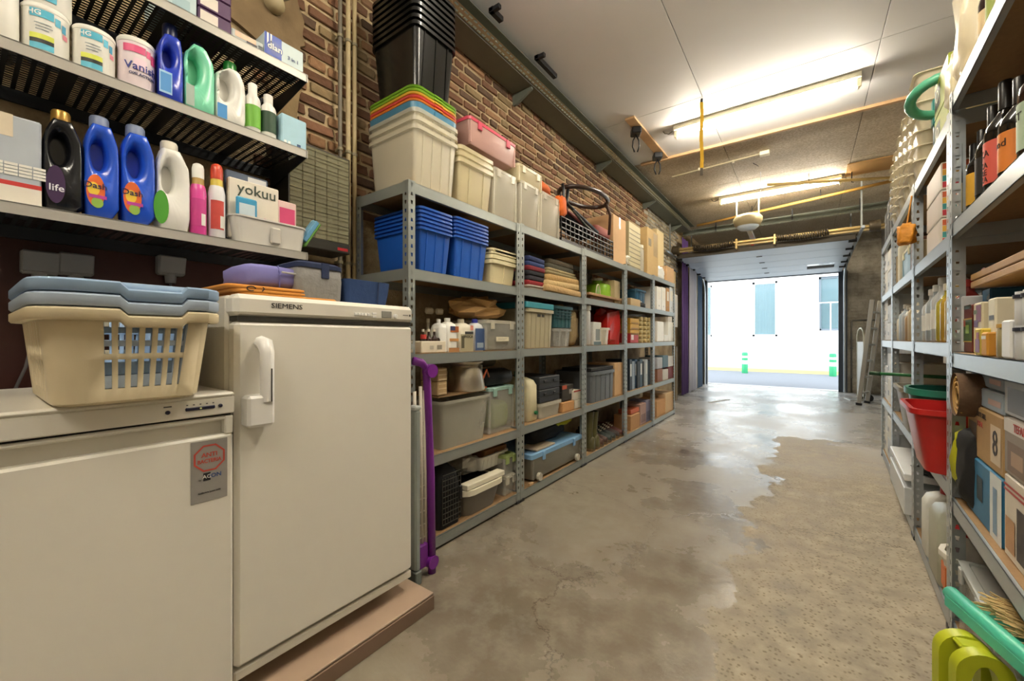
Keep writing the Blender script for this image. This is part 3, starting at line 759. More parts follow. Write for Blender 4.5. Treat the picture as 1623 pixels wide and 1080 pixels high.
def b_tub(T, w, h, mat, lid, band=None, X=None, taper=.9, lidh=.08, marks=()):
    r = w / 2; rb = r * taper
    mk('body', mv(lathe([(rb * .95, 0), (rb, .006), (r * .97, h * (1 - lidh))], 28), 0, r, 0), mat, T, 40)
    mk('lid', mv(lathe([(r * .99, h * (1 - lidh)), (r, h * (1 - lidh) + .003), (r, h - .005), (r * .94, h), (r * .9, h - .003)], 28), 0, r, 0), lid, T, 40)
    for (a0, a1, z0, z1, colr) in marks: mk('print', arcpatch(r * .975 + .0006 - (0), a0, a1, h * z0, h * z1, 10, r), m(colr, .5, 0, .05), T, True)
    for q in X or (): text(q[0], q[1] * h, m(q[3], .5, 0, 0), T, (q[4] * r, r - r * .975 - .0015, q[2] * h), bend=r * .978, bold=.0003)
def b_cloth(T, w, d, h, mat, seed=0, layers=1, edge=None):
    r = random.Random(seed); hw, hd = w / 2, d / 2
    for i in range(layers):
        z0, z1 = h * i / layers, h * (i + 1) / layers; q = (z1 - z0); ox, oy = r.uniform(-.006, .006), r.uniform(-.004, .008)
        s = loft([(z0, hw * .97, hd * .97, .02, ox, oy), (z0 + q * .12, hw * .995, hd * .99, .025, ox, oy), (z0 + q * .5, hw, hd, .03, ox, oy), (z0 + q * .88, hw * .99, hd * .99, .025, ox, oy), (z1, hw * .95, hd * .95, .02, ox, oy)], 4)
        from mathutils import noise as N
        V = [(x, y + hd, z + .3 * q * N.noise(Vector((x * 9, y * 9, seed + i * 3)))) for x, y, z in s[0]]
        mk('fold', (V, s[1]), mat if not isinstance(mat, list) else mat[i % len(mat)], T, True)
def b_shoe(T, w, d, h, mat, sole='#2a2622', boot=False):
    """toe points to local -y"""
    L = d; hw = w / 2
    sec = [(0.02, .45, .42), (.12, .85, .5), (.3, 1, .62), (.5, .86, .8), (.75, .85, 1.0), (.97, .75, 1.0), (1.0, .55, .9)]
    V, F = [], []; n = 10
    for t, ww, hh in sec:
        for j in range(n):
            a = PI * j / (n - 1); V.append((hw * ww * math.cos(a), L * t, .02 + (min(h, .11) * hh) * math.sin(a) ** .8))
    for i in range(len(sec) - 1):
        for j in range(n - 1): F.append((i * n + j, i * n + j + 1, (i + 1) * n + j + 1, (i + 1) * n + j))
    F += [tuple(range(n)), tuple(range((len(sec) - 1) * n, len(sec) * n))]
    mk('upper', (V, F), mat, T, 60)
    P = []
    for t, ww, hh in sec: P.append((hw * ww * 1.06, L * t))
    pts = P + [(-x, y) for x, y in reversed(P)]; k = len(pts)
    mk('sole', ([(x, y, 0) for x, y in pts] + [(x, y, .026) for x, y in pts], [tuple(range(k)), tuple(range(k, 2 * k))] + [(i, (i + 1) % k, k + (i + 1) % k, k + i) for i in range(k)]), m(sole, .8), T)
    if boot:
        mk('shaft', mv(loft([(.05, hw * .85, L * .2, .04, 0, 0), (h * .5, hw * .82, L * .19, .04), (h * .97, hw * .98, L * .24, .05), (h, hw * 1.0, L * .245, .05), (h, hw * .9, L * .22, .05), (h * .6, hw * .7, L * .16, .04)], 4), 0, L * .74, 0), mat, T, 50)
    else:
        mk('opening', mv(loft([(min(h, .11) * .9, hw * .6, L * .17, .03), (h, hw * .62, L * .18, .03), (h, hw * .5, L * .14, .03), (h * .75, hw * .45, L * .12, .03)], 4), 0, L * .74, 0), mat, T, 50)
        mk('laces', join(*[box(-hw * .45, hw * .45, L * (.4 + .07 * i), L * (.4 + .07 * i) + .006, .02 + min(h, .11) * (.68 + .08 * i), .028 + min(h, .11) * (.7 + .08 * i)) for i in range(4)]), m('#b9ac93', .8), T)
def b_binder(T, w, d, h, mat, lab='#e6e2d6', ring=True):
    mk('cover', join(box(-w / 2, -w / 2 + .003, 0, d, 0, h), box(w / 2 - .003, w / 2, 0, d, 0, h), box(-w / 2, w / 2, 0, .003, 0, h, .001)), mat, T)
    mk('paper', box(-w / 2 + .004, w / 2 - .004, .006, d - .01, .004, h - .008), m('#d9d4c4', .8), T)
    if lab: mk('spine_label', rect(-w * .32, w * .32, h * .45, h * .85, -.0006), m(lab, .6), T)
    if ring and w > .03: mk('finger_ring', mv(rt(lathe([(.012, -.001), (.012, .001), (.008, .001), (.008, -.001)], 14), 'X', PI / 2), 0, 0, h * .18), m('#777a7c', .3, .8), T)
def b_blob(T, w, d, h, mat, seed=0, amp=.12, sq=.6, fr=2.2, tie=None, facet=False):
    mk('body', mv(blob(w, d, h, seed, amp, 12 if facet else 24, 8 if facet else 16, sq, fr), 0, d / 2, 0), mat, T, False if facet else True)
    if tie: mk('tie', mv(tube([(-w * .1, 0, 0), (0, -.01, .03), (w * .12, 0, 0)], .006, 6), 0, d / 2, h * .97), tie, T, True)
def b_jerry(T, w, d, h, mat, cap, capx=0.0, handle=True):
    hw, hd = w / 2, d / 2
    mk('body', mv(loft([(0, hw * .93, hd * .93, .02), (.01, hw, hd, .025), (h * .72, hw, hd, .03), (h * .82, hw * .85, hd * .85, .03), (h * .88, hw * .45, hd * .5, .02, capx * w, 0)], 4), 0, hd, 0), mat, T, 45)
    mk('cap', mv(lathe([(min(hw, hd) * .42, h * .87), (min(hw, hd) * .42, h * .99), (min(hw, hd) * .36, h)], 14), capx * w, hd, 0), cap, T, 45)
    if handle: mk('handle', tube([(-capx * w - hw * .2, hd, h * .8), (-capx * w - hw * .3, hd, h * .95), (hw * .1, hd, h * .98), (capx * w - hw * .1, hd, h * .86)], .009, 8), mat, T, True)
def b_roll(T, w, d, h, mat, core=None, axis='x'):
    """roll lying along y (end facing the viewer) or along x"""
    r = h / 2
    V = lathe([(r * .35, 0), (r, 0), (r, 1), (r * .35, 1)], 18, False, False)
    if axis == 'y': mk('roll', [sc(rt(V, 'X', -PI / 2), 1, d, 1)][0] if 0 else mv(sc(rt(V, 'X', -PI / 2), 1, d, 1), 0, 0, r), mat, T, 50)
    else: mk('roll', mv(sc(rt(V, 'Y', PI / 2), w, 1, 1), -w / 2, d / 2 if d > h else r, r), mat, T, 50)
def put(xp, z, name, label, cat, fn, u0, u1, vt, d, group=None, *a, **k):
    """left side: front face on plane x = X between pixel columns u0 and u1, standing at height z, top at pixel row vt"""
    hh = k.pop('hh', None); rot = k.pop('rot', 0.0); lim = k.pop('lim', None)
    y0, y1 = onx(u0, 500, xp).y, onx(u1, 500, xp).y
    if lim:
        if y1 > lim[1]: y0 -= min(y1 - lim[1], .03); y1 = lim[1]
        y0 = max(y0, lim[0])
    w = y1 - y0
    h = hh if hh else onx((u0 + u1) / 2, vt, xp).z - z
    T = thing(name, label, cat, (xp, (y0 + y1) / 2, z), PI / 2 + rot, group)
    if fn is b_tub: fn(T, w, h, *a, **k)
    else: fn(T, w, d, h, *a, **k)
    return T
def putL(unit, lev, inset, *a, **k):
    zb = k.pop('zb', 0.0)
    if inset > 0 or lev < 4: k['lim'] = (LY[unit] + (.008 if lev < 4 else -1), LY[unit + 1] - (.008 if lev < 4 else -1))
    return put(XL - inset, lz(unit, lev) + .002 + zb, *a, **k)
ORD = ['at the bottom', 'second from the bottom', 'third from the bottom', 'fourth from the bottom', 'fifth from the bottom', 'sixth from the bottom', 'seventh from the bottom', 'at the very top']
def putRu(unit, lev, inset, name, label, cat, fn, u0, u1, vt, d, group=None, *a, **k):
    s1, s0 = rs(u0, inset), rs(u1, inset); zb = k.get('zb', 0)
    h = k.pop('hh', None) or rzz((u0 + u1) / 2, vt, inset) - RZ[unit][lev] - zb
    return putR(unit, lev, inset, name, label, cat, fn, s0, s1, h, d, group, *a, **k)
def putR(unit, lev, inset, name, label, cat, fn, s0, s1, h, d, group=None, *a, **k):
    zb = k.pop('zb', 0.0); rot = k.pop('rot', 0.0)
    if lev < 4: s0, s1 = max(min(s0, s1), RS[unit] + .012), min(max(s0, s1), RS[unit + 1] - .012)
    p = rpos((s0 + s1) / 2, inset); w = abs(s1 - s0)
    T = thing(name, label, cat, (p.x, p.y, RZ[unit][lev] + .002 + zb), RA + rot, group)
    if fn is b_tub: fn(T, w, h, *a, **k)
    else: fn(T, w, d, h, *a, **k)
    return T
# ================================================================ PERFORATED WALL SHELVES AND LAUNDRY GOODS
XS = -1.70
LIP = m('#aeaba2', .45, .3, .04, 8); DECK = m('#2d3034', .5, .3, .06, 8)
def deck(w, d, px, py, fx, fy):
    V, F = [], []; nx, ny = int(w / px), int(d / py)
    for i in range(nx):
        for j in range(ny):
            x0, y0 = i * w / nx - w / 2, j * d / ny; ax, ay = w / nx, d / ny; o = len(V)
            V += [(x0, y0, 0), (x0 + ax, y0, 0), (x0 + ax, y0 + ay, 0), (x0, y0 + ay, 0)]
            if j == 0 or j == ny - 1 or (i % 9) == 8: F.append((o, o + 1, o + 2, o + 3)); continue
            cx, cy, a, b2 = x0 + ax / 2, y0 + ay / 2, ax * fx / 2, ay * fy / 2
            V += [(cx - a, cy - b2, 0), (cx + a, cy - b2, 0), (cx + a, cy + b2, 0), (cx - a, cy + b2, 0)]
            F += [(o + q, o + (q + 1) % 4, o + 4 + (q + 1) % 4, o + 4 + q) for q in range(4)]
    return V, F
SHZ = [onx(488, 400.7, XS).z, onx(488, 239, XS).z, onx(488, 119, XS).z]
yr = onx(488, 250, XS).y; yl = -.5; sw = yr - yl
nm = ['the lowest one, above the baskets', 'the middle one, carrying tubs and detergent', 'the top one, carrying flat boxes']
for k, z in enumerate(SHZ):
    t = thing('perforated_shelf', 'long grey metal wall shelf with slotted underside, ' + nm[k], 'shelf', (XS, (yr + yl) / 2, z), PI / 2, 'perforated wall shelves')
    mk('deck', mv(deck(sw, .34, .026, .0155, .6, .42), 0, .004, -.004), DECK, t)
    mk('front_lip', join(box(-sw / 2, sw / 2, 0, .004, -.032, 0), box(-sw / 2, sw / 2, 0, .03, -.003, -.001)), LIP, t)
    mk('back_rail', box(-sw / 2, sw / 2, .325, .335, -.045, -.005), DECK, t)
    for s in (-1, 1):
        mk('end_bracket', prism([(0, 0), (.0, -.03), (.33, -.085), (.335, 0)], 0, .003), DECK, t).matrix_local = Matrix.Translation((s * (sw / 2 - .004), 0, -.004)) @ Matrix.Rotation(PI / 2, 4, 'Z')
Z0, Z1, Z2 = [z + .001 for z in SHZ]
XI = XS - .025
# --- top shelf
put(XI, Z2, 'carton', 'pale blue printed carton beside the purple boxes on the top shelf', 'box', b_box, 255, 312, -60, .2, None, m('#b9cdd0', .6), None, [(.3, .8, .1, .3, '#9db8bf')])
zb = Z2
for i in range(3):
    T = put(XI, zb, 'flat_box', ('purple flat box with a white window, lowest of three on the top shelf', 'purple flat box with a white window, middle of three on the top shelf', 'purple flat box with a white window, uppermost of three on the top shelf')[i], 'box', b_box, 314, 367, 0, .24, 'purple flat boxes', m('#4a2350', .5), None, [(.06, .58, .15, .85, '#d9cfc4')], hh=.058); zb += .059
T = put(XI, Z2, 'picture_carton', 'small carton with a picture of a shaver head on the top shelf', 'box', b_box, 367, 418, 56, .13, None, m('#b5bcbc', .5), None, [(.1, .75, .45, .9, '#d9b79c'), (.45, .78, .1, .5, '#2b2a33'), (.82, .97, .05, .2, '#33414d'), (.82, .97, .27, .42, '#33414d'), (.82, .97, .49, .64, '#33414d')])
T = put(XI, Z2, 'detergent_box', 'blue and white detergent box marked 3 in 1 at the end of the top shelf', 'box', b_box, 419, 481, 66, .11, None, m('#bfd0d2', .5), None, [(0, .42, 0, 1, '#2346a8'), (.06, .1, .5, 1, '#e8e8e8'), (.14, .18, .5, 1, '#e8e8e8')], [('3 in 1', .2, .72, .42, '#2a3f7a')])
mk('logo_oval', disc(.03, 24, -.0012, -.038, .05, .027), m('#1c3f98', .4), T); text('dlan', .034, WHITE, T, (-.038, -.002, .052), bold=.0006)
# --- middle shelf
T = put(XI, Z1, 'white_canister', 'plain white canister half seen at the end of the middle shelf', 'canister', b_jerry, -75, 32, -90, .16, None, WHITE, WHITE)
HGM = [(-.75, .25, .72, .88, '#4fb3cf'), (.3, .55, .66, .82, '#4fb3cf'), (.62, .85, .6, .76, '#4a9fc4'), (-.75, .25, .3, .4, '#d6dd55'), (-.75, .25, .22, .3, '#22231f'), (-.75, .25, .1, .22, '#5cb8d2'), (.66, .95, .48, .58, '#e58a9c'), (-.55, .15, .6, .615, '#8d9aa2'), (-.5, .2, .54, .555, '#77848c'), (-.5, .05, .48, .495, '#77848c')]
g = 'white stain remover tubs'
T = put(XI, Z1, 'tub', 'white round tub of stain remover with a blue band, carrying another tub', 'tub', b_tub, 33, 116, 8, .1, g, WHITE, WHITE, None, [('HG', .14, .8, '#f4f4f0', -.55)], .96, .1, HGM)
y0, y1 = onx(33, 500, XI).y, onx(116, 500, XI).y; hh = onx(74, 8, XI).z - Z1
T = put(XI - .006, Z1 + hh + .001, 'tub', 'white round tub of stain remover standing on top of another tub', 'tub', b_tub, 38, 120, -75, .1, g, WHITE, WHITE, None, [('HG', .14, .8, '#f4f4f0', -.55)], .96, .1, HGM)
T = put(XI, Z1, 'tub', 'white round tub of stain remover between the stacked tubs and the pink tub', 'tub', b_tub, 117, 189, 43, .1, g, WHITE, WHITE, None, [('HG', .14, .8, '#f4f4f0', -.55)], .96, .1, HGM)
T = put(XI, Z1, 'tub', 'white and pink round tub of stain powder beside the dark blue bottle', 'tub', b_tub, 190, 253, 60, .1, None, m('#eadbe0', .45), WHITE, None, [('Vanish', .2, .44, '#27328a', .1), ('OXI ACTION', .07, .3, '#353a66', .15)], .96, .1, [(-.9, .3, .7, .84, '#d94f80'), (.34, .6, .68, .82, '#d94f80'), (.64, 1.1, .6, .78, '#cf4676'), (-.35, .35, .38, .6, '#f0d5e2')])
BL = m('#2740b8', .25, 0, .04); MINT = m('#7fd8b4', .28, 0, .03); WPL = m('#ecebe4', .3, 0, .02)
T = put(XI, Z1, 'detergent_bottle', 'dark blue detergent bottle with a ribbed navy cap on the middle shelf', 'bottle', b_det, 253, 292, 33, .075, None, BL, m('#101c4a', .35), .62, .05, .16, (-.12, .66, .2, .13), [(-.02, .5, .1, .42, '#9fc6e6'), (.03, .46, .13, .39, '#4f93d4')])
T = put(XI, Z1, 'detergent_bottle', 'mint green detergent bottle with a wide looped handle', 'bottle', b_det, 293, 342, 63, .085, None, MINT, m('#0e1838', .4), .4, .0, .07, (-.2, .62, .22, .2), [(.04, .3, .06, .36, '#9fb0a6')])
T = put(XI, Z1, 'detergent_bottle', 'white detergent bottle with a green ribbed cap', 'bottle', b_det, 343, 391, 92, .085, None, WPL, m('#1e7a2d', .35), .42, .08, .14, (-.18, .62, .22, .2), [(.03, .34, .06, .3, '#3f8fd0')])
T = put(XI, Z1, 'shampoo_bottle', 'small white bottle with a green oval label beside the green-capped bottle', 'bottle', b_bottle, 393, 417, 130, .05, None, WPL, WPL, .66, .5, None, ('#6fb23a', .12, .55), .2)
T = put(XI, Z1, 'shampoo_bottle', 'small white bottle with a dark green label beside the pale blue carton', 'bottle', b_bottle, 418, 442, 148, .05, None, WPL, WPL, .66, .5, None, ('#27462f', .15, .6), .2)
T = put(XI, Z1, 'carton', 'pale blue carton at the end of the middle shelf', 'box', b_box, 446, 486, 186, .07, None, m('#a7cfe0', .6), None, [(.1, .2, .06, .16, '#e8f0f2'), (.25, .35, .06, .16, '#e8f0f2'), (.6, .75, .08, .16, '#31527c')])
# --- lowest shelf
T = put(XI, Z0, 'appliance_box', 'grey and white carton with a red stripe and a small table print', 'box', b_box, -70, 66, 176, .22, None, m('#aeb6be', .5, 0, .12, 8), '#d8cbb2', [(0, 1, 0, .2, '#e6e0d2'), (0, 1, .2, .25, '#c93a36')])
for j in range(4):
    for i in range(4): mk('table_cell', rect(-.02 + i * .025, .003 + i * .025, .075 + j * .009, .082 + j * .009, -.0014), WHITE, T)
DET = (-.1, .68, .2, .15)
T = put(XI, Z0, 'detergent_bottle', 'black detergent bottle with a golden cap and purple label', 'bottle', b_det, 68, 133, 170, .09, None, m('#15161a', .2), m('#a8833c', .3, .5), .5, -.02, .11, DET, None, [('life', .1, .32, .24, '#f1eff5')], (-.2, .28, .24, .2, '#3a2148'))
BLU = m('#2152c8', .25, 0, .04); GCAP = m('#7d8aa8', .4)
for i, (a, c_, v, lab) in enumerate(((134, 191, 180, 'bright blue detergent bottle beside the black bottle'), (193, 248, 195, 'bright blue detergent bottle beside the white capped bottle'))):
    T = put(XI, Z0, 'detergent_bottle', lab, 'bottle', b_det, a, c_, v, .09, 'blue detergent bottles', BLU, GCAP, .56, -.02, .1, DET, None, [('Dash', .085, .3, .33, '#14204e')], (-.2, .28, .26, .17, '#e0682c'))
    mk('label_arc', disc(.013, 20, -.0011, -.02, .085, .02), m('#e9c33a', .5), T); mk('label_arc', disc(.013, 20, -.0011, -.012, .045, .016), m('#8db54a', .5), T); mk('label_stripe', rect(-.03, .008, .058, .068, -.0016), m('#b83f9a', .5), T)
T = put(XI, Z0, 'detergent_bottle', 'tall white detergent bottle with a green round label on the lowest shelf', 'bottle', b_det, 250, 303, 222, .085, None, WPL, m('#d9d3c4', .4), .52, -.06, .1, (-.16, .64, .19, .17), None, None, (-.4, .26, .22, .2, '#4a9a2d'))
def b_spray(T, w, d, h, mat, cap, band, lab):
    r = w / 2
    mk('can', mv(lathe([(r * .9, 0), (r, .006), (r, h * .6), (r * .85, h * .68), (r * .7, h * .72), (r * .68, h * .8)], 16), 0, r, 0), mat, T, 45)
    mk('cap', mv(lathe([(r * .72, h * .79), (r * .72, h * .93), (r * .6, h * .98), (r * .3, h)], 16), 0, r, 0), cap, T, 45)
    if band: mk('band', mv(lathe([(r * .87, h * .665), (r * .72, h * .72), (r * .7, h * .79)], 16, False, False), 0, r, 0), m(band, .4), T, 45)
    mk('label', arcpatch(r + .0008, -1.0, .6, h * .12, h * .5, 8, r), m(lab, .5, 0, .2), T, True)
    mk('barcode', arcpatch(r + .0014, .1, .7, h * .14, h * .3, 6, r), WHITE, T, True)
put(XI, Z0, 'spray_can', 'pink spray can with a white cap and gold neck', 'spray can', b_spray, 304, 331, 257, .05, None, m('#d8479a', .3), WPL, '#b08e4c', '#c23a86')
put(XI, Z0, 'spray_can', 'white spray can with a red cap beside the pink one', 'spray can', b_spray, 334, 361, 258, .05, None, m('#dedfe2', .3), m('#cf4a33', .3), '#d9c14c', '#c4463c')
XT = XI + .02
def b_tray(T, w, d, h, mat):
    hw, hd = w / 2, d / 2
    mk('body', mv(loft([(0, hw * .86, hd * .8, .02), (h, hw * .96, hd * .96, .03), (h, hw * 1.0, hd * 1.02, .04), (h + .006, hw * 1.0, hd * 1.02, .04), (h + .006, hw * .93, hd * .93, .03), (.008, hw * .82, hd * .77, .02)], 4), 0, hd, 0), mat, T, 35)
    mk('grip_recess', box(-w * .03, w * .1, -.002, .02, h * .12, h * .8, .005), m('#c9c5bb', .5), T)
T = put(XT, Z0, 'caddy_tray', 'white plastic cleaning caddy filled with packets on the lowest shelf', 'caddy', b_tray, 368, 490, 352, .14, None, m('#d9d6cd', .45, 0, .03))
zt = Z0 + .02
T = put(XI - .06, zt, 'flat_packet', 'dark grey flat box leaning behind the tab box in the caddy', 'box', b_box, 358, 425, 277, .02, None, m('#5d6a80', .5), None, [(.5, .95, .8, .97, '#e9e9ea')])
T = put(XI - .03, zt, 'tab_box', 'cream box of cleaning tabs with green lettering in the caddy', 'box', b_box, 362, 442, 290, .024, None, m('#e9e1d0', .6), None, None, [('yokuu', .25, .55, .85, '#3c4a3c')])
mk('print', disc(.02, 20, -.0012, .012, .05), m('#e8cf7a', .6), T); mk('print', disc(.009, 16, -.0013, .036, .088), m('#de86a8', .6), T)
T = put(XI - .005, zt, 'sachet', 'small blue sachet in front of the tab box', 'sachet', b_box, 375, 408, 314, .012, None, m('#3f9fcb', .4), None, [(.12, .88, .2, .85, '#c9dbe4')])
T = put(XI - .03, zt, 'pink_packet', 'pink and white packet standing at the end of the caddy', 'packet', b_box, 440, 470, 320, .05, None, m('#e4c4c0', .5), None, [(.1, .9, .3, .85, '#d84a7c')])
T = thing('scrubbing_brush', 'blue and green dish brush sticking out of the caddy', 'brush', (XI - .03, onx(478, 345, XI - .03).y, zt + .02), PI / 2)
T.rotation_euler = (0, math.radians(38), PI / 2) if 0 else (0, 0, PI / 2)
q = Matrix.Rotation(math.radians(32), 4, 'Y')
mk('back', tf(box(.006, .016, -.012, .012, 0, .13, .003), q), m('#5e8f3c', .5), T)
mk('bristle_bed', tf(box(-.012, .006, -.012, .012, .02, .13, .002), q), m('#5a93b8', .6), T)
mk('bristles', tf(join(*[box(-.022, -.011, -.01 + j * .006, -.007 + j * .006, .022 + i * .007, .026 + i * .007) for i in range(15) for j in range(4)]), q), m('#79acc8', .6), T)['kind'] = 'stuff'
# --- sockets below the shelf
SOCK = m('#8f9194', .4, 0, .04)
for i, (u, v, n_) in enumerate(((62, 415, 'grey double wall socket with flap covers and two plugs'), (118, 418, 'grey wall socket with a flap cover beside the double socket'), (267, 420, 'single grey wall socket hanging below the shelf over the orange cloth'))):
    p = onx(u, v, XW + .008); T = thing('wall_socket', n_, 'socket', (XW + .01, p.y, p.z - .045), PI / 2, 'sockets on the dark wall')
    mk('base', box(-.042, .042, -.045, 0, 0, .075, .006), SOCK, T); mk('flap', tf(box(-.04, .04, -.006, 0, -.005, .06, .003), Matrix.Translation((0, -.046, .012)) @ Matrix.Rotation(.25, 4, 'X')), SOCK, T)
    mk('plug', mv(lathe([(.017, -.03), (.019, -.005), (.019, .01)], 12), 0, -.025, 0), SOCK, T, 40)
    mk('cord', tube([(0, -.025, -.03), (0, -.03, -.12), (-.03, -.02, -.3), (-.09, .0, -.5)], .0045, 6), m('#77777a', .5), T, True)
# --- drawer cabinet on the wall
XD = -1.88
y0, y1 = onx(459, 300, XD).y, onx(553, 300, XD).y; z0, z1 = onx(553, 404, XD).z, onx(553, 254, XD).z
w_, h_ = y1 - y0, z1 - z0
T = thing('drawer_cabinet', 'wall cabinet of small smoky clear drawers in a black frame', 'cabinet', (XD, (y0 + y1) / 2, z0), PI / 2)
mk('frame', join(box(-w_ / 2 - .005, w_ / 2 + .005, -.004, .165, 0, .05, .004), box(-w_ / 2 - .004, w_ / 2 + .004, .0, .165, h_ - .006, h_), box(-w_ / 2 - .005, -w_ / 2, 0, .165, .05, h_), box(w_ / 2, w_ / 2 + .005, 0, .165, .05, h_), box(-w_ / 2, w_ / 2, .155, .165, .05, h_)), m('#2c2a22', .5), T)
mk('badge', rect(w_ * .28, w_ * .47, .012, .026, -.005), m('#b3262b', .4), T)
DRW = m('#a8a384', .2, 0, .06, 8, 0, .5); rows, cols = 10, 5
dw, dh = w_ / cols, (h_ - .056) / rows
dm = None
for i in range(cols):
    for j in range(rows):
        o = mk('drawer', join(box(-dw / 2 + .0015, dw / 2 - .0015, 0, .003, .001, dh - .002), box(-dw / 2 + .0015, dw / 2 - .0015, -.004, .002, dh * .62, dh * .72), box(-dw / 2 + .002, dw / 2 - .002, .003, .1, .001, .003)), DRW, T) if dm is None else obj('drawer', dm, T)
        dm = o.data; o.location = ((i + .5) * dw - w_ / 2, 0, .051 + j * dh)
# --- pipes in the corner
for i, (u, x, r, c_, lab) in enumerate(((539, -2.0, .011, '#6f6757', 'thin grey steel conduit running up the wall past the drawer cabinet'), (552, -2.0, .013, '#b7a57c', 'cream pipe running up the brick wall beside the thin conduit'), (562, -2.0, .012, '#ad9b72', 'cream pipe closest to the stack of crates, running up the wall'))):
    y = onx(u, 200, x).y; T = thing('wall_pipe', lab, 'pipe', (x, y, 0), 0, 'pipes up the wall')
    mk('pipe', lathe([(r, .068), (r, 3.35)], 10), m(c_, .5, 0, .1, 8), T, 40)
    for z in (.6, 1.5, 2.1, 2.7): mk('clamp', join(lathe([(r + .004, z), (r + .004, z + .015)], 10), box(-.045, 0, -.006, .006, z, z + .015)), m('#8c8468', .5), T)
T = thing('ceiling_fixture', 'dirty cream round fitting on the wall above the top shelf', 'fitting', (XW + .02, onx(438, 5, -2.0).y, onx(438, 2, -2.0).z), 0)
mk('dome', tf(lathe([(.045, 0), (.045, .02), (.032, .04), (.012, .046)], 16), Matrix.Rotation(PI / 2, 4, 'Y')), m('#a99a76', .6), T, 50); mk('cable', tube([(.02, 0, 0), (.04, .05, .04), (.02, .06, .15), (0, .05, .3)], .006, 6), m('#6d614a'), T)

# ================================================================ ON TOP OF THE UPRIGHT FREEZER
ZT = 1.231
OR = m('#d48e3c', .85, 0, .06, 8)
XO = -1.36
T = thing('folded_cloth', 'orange folded cloth with black printed marks under the purple bag', 'cloth', (XO, .63, ZT), PI / 2)
for i, (a, c_, z_) in enumerate(((-.13, .19, 0), (-.15, .175, .011), (-.165, .165, .022))):
    s = loft([(z_, (c_ - a) / 2 - .004, .115, .02), (z_ + .002, (c_ - a) / 2, .12, .025), (z_ + .009, (c_ - a) / 2, .12, .025), (z_ + .011, (c_ - a) / 2 - .004, .115, .02)], 4)
    mk('fold', mv(s, (a + c_) / 2, .12, 0), OR, T, True)
mk('print', join(tube([(-.1 + .012 * math.cos(t_), -.0005, .022 + .007 * math.sin(t_)) for t_ in [i * PI / 6 for i in range(11)]], .0018, 5), tube([(-.07, -.0005, .016), (-.064, -.0005, .024), (-.068, -.0005, .029)], .0018, 5)), BLACKM, T)
LIL = m('#7f7dbb', .85, 0, .08, 12, .2)
T = thing('cooler_bag', 'lilac zip bag lying on the orange cloth', 'bag', (XO - .02, .63, ZT + .034), PI / 2)
mk('body', mv(blob(.24, .2, .075, 5, .05, 24, 12, .42, 2), 0, .1, 0), LIL, T, True)
mk('zip', tube([(-.005, -.004, .052), (.06, -.005, .05), (.115, .002, .046)], .0035, 6), m('#b9b8b4', .6), T); mk('seam', tube([(-.01, .0, .003), (-.01, -.004, .04), (-.01, .01, .072)], .002, 5), m('#6765a4', .8), T)
GF = m('#8d8b88', .9, 0, .15, 60, .3); NV = m('#232f4f', .9, 0, .1, 30, .2)
y0, y1 = onx(472, 460, XO).y, onx(544, 460, XO).y
T = thing('insulated_bag', 'grey melange bag with a navy lid and strap beside the lilac bag', 'bag', (XO, (y0 + y1) / 2, ZT), PI / 2); w_ = y1 - y0; h_ = onx(510, 421, XO).z - ZT
mk('body', mv(loft([(0, w_ / 2 - .006, .085, .02), (.01, w_ / 2, .09, .025), (h_ * .6, w_ / 2 + .003, .092, .025), (h_, w_ / 2 - .002, .09, .025)], 4), 0, .09, 0), GF, T, True)
mk('lid', mv(loft([(h_ - .012, w_ / 2 + .002, .094, .026), (h_ + .002, w_ / 2 + .002, .094, .026), (h_ + .01, w_ / 2 - .012, .08, .026)], 4), 0, .09, 0), NV, T, 50)
mk('strap', box(-.002, .026, -.006, .0, h_ - .045, h_ + .008, .002), NV, T)
y0, y1 = onx(548, 460, XO).y, onx(620, 460, XO).y
T = thing('fabric_basket', 'navy soft fabric basket at the corner of the freezer top', 'basket', (XO, (y0 + y1) / 2, ZT), PI / 2); w_ = y1 - y0; h_ = onx(585, 446, XO).z - ZT
mk('body', mv(loft([(0, w_ / 2 - .012, .07, .015), (h_ * .5, w_ / 2 - .004, .078, .018), (h_, w_ / 2, .083, .018), (h_ + .002, w_ / 2 - .008, .075, .018), (.01, w_ / 2 - .02, .062, .015)], 4), 0, .083, 0), m('#26406e', .9, 0, .1, 30, .3), T, 60)
mk('seam', tube([(w_ * .2, .006, .003), (w_ * .2, -.001, h_)], .002, 5), NV, T)
# ================================================================ GOODS ON THE RACKS ALONG THE BRICK WALL
XT1 = XL - .02
zt = lz(0, 4) + .003
# stacked nesting crates at the corner (clear, then coloured, then black)
def at(u, v, X): return onx(u, v, X)
y0, y1 = at(657, 290, XT1).y, at(727, 290, XT1).y; w_ = y1 - y0; yc = (y0 + y1) / 2
hc = at(657, 168, XT1).z - zt
MILK = m('#e6dfc8', .3, 0, .04, 10, 0, .5)
for i, lab in enumerate(('milky clear storage crate at the bottom of the tall stack', 'milky clear storage crate nested second in the tall stack', 'milky clear storage crate nested third in the tall stack')):
    T = thing('storage_crate', lab, 'crate', (XT1, yc, zt + i * .042), PI / 2, 'milky crates in the corner stack')
    b_crate(T, w_ - .012, .385, hc - .084, MILK, .9, 4, .02, .03, None, False)
zs = zt + hc + .002
cols = [('#3f7896', 'blue'), ('#dd7a2d', 'orange'), ('#c94a45', 'red'), ('#d9b03a', 'yellow'), ('#7fae2e', 'light green'), ('#6c9c22', 'dark green')]
lidz = zs - .01
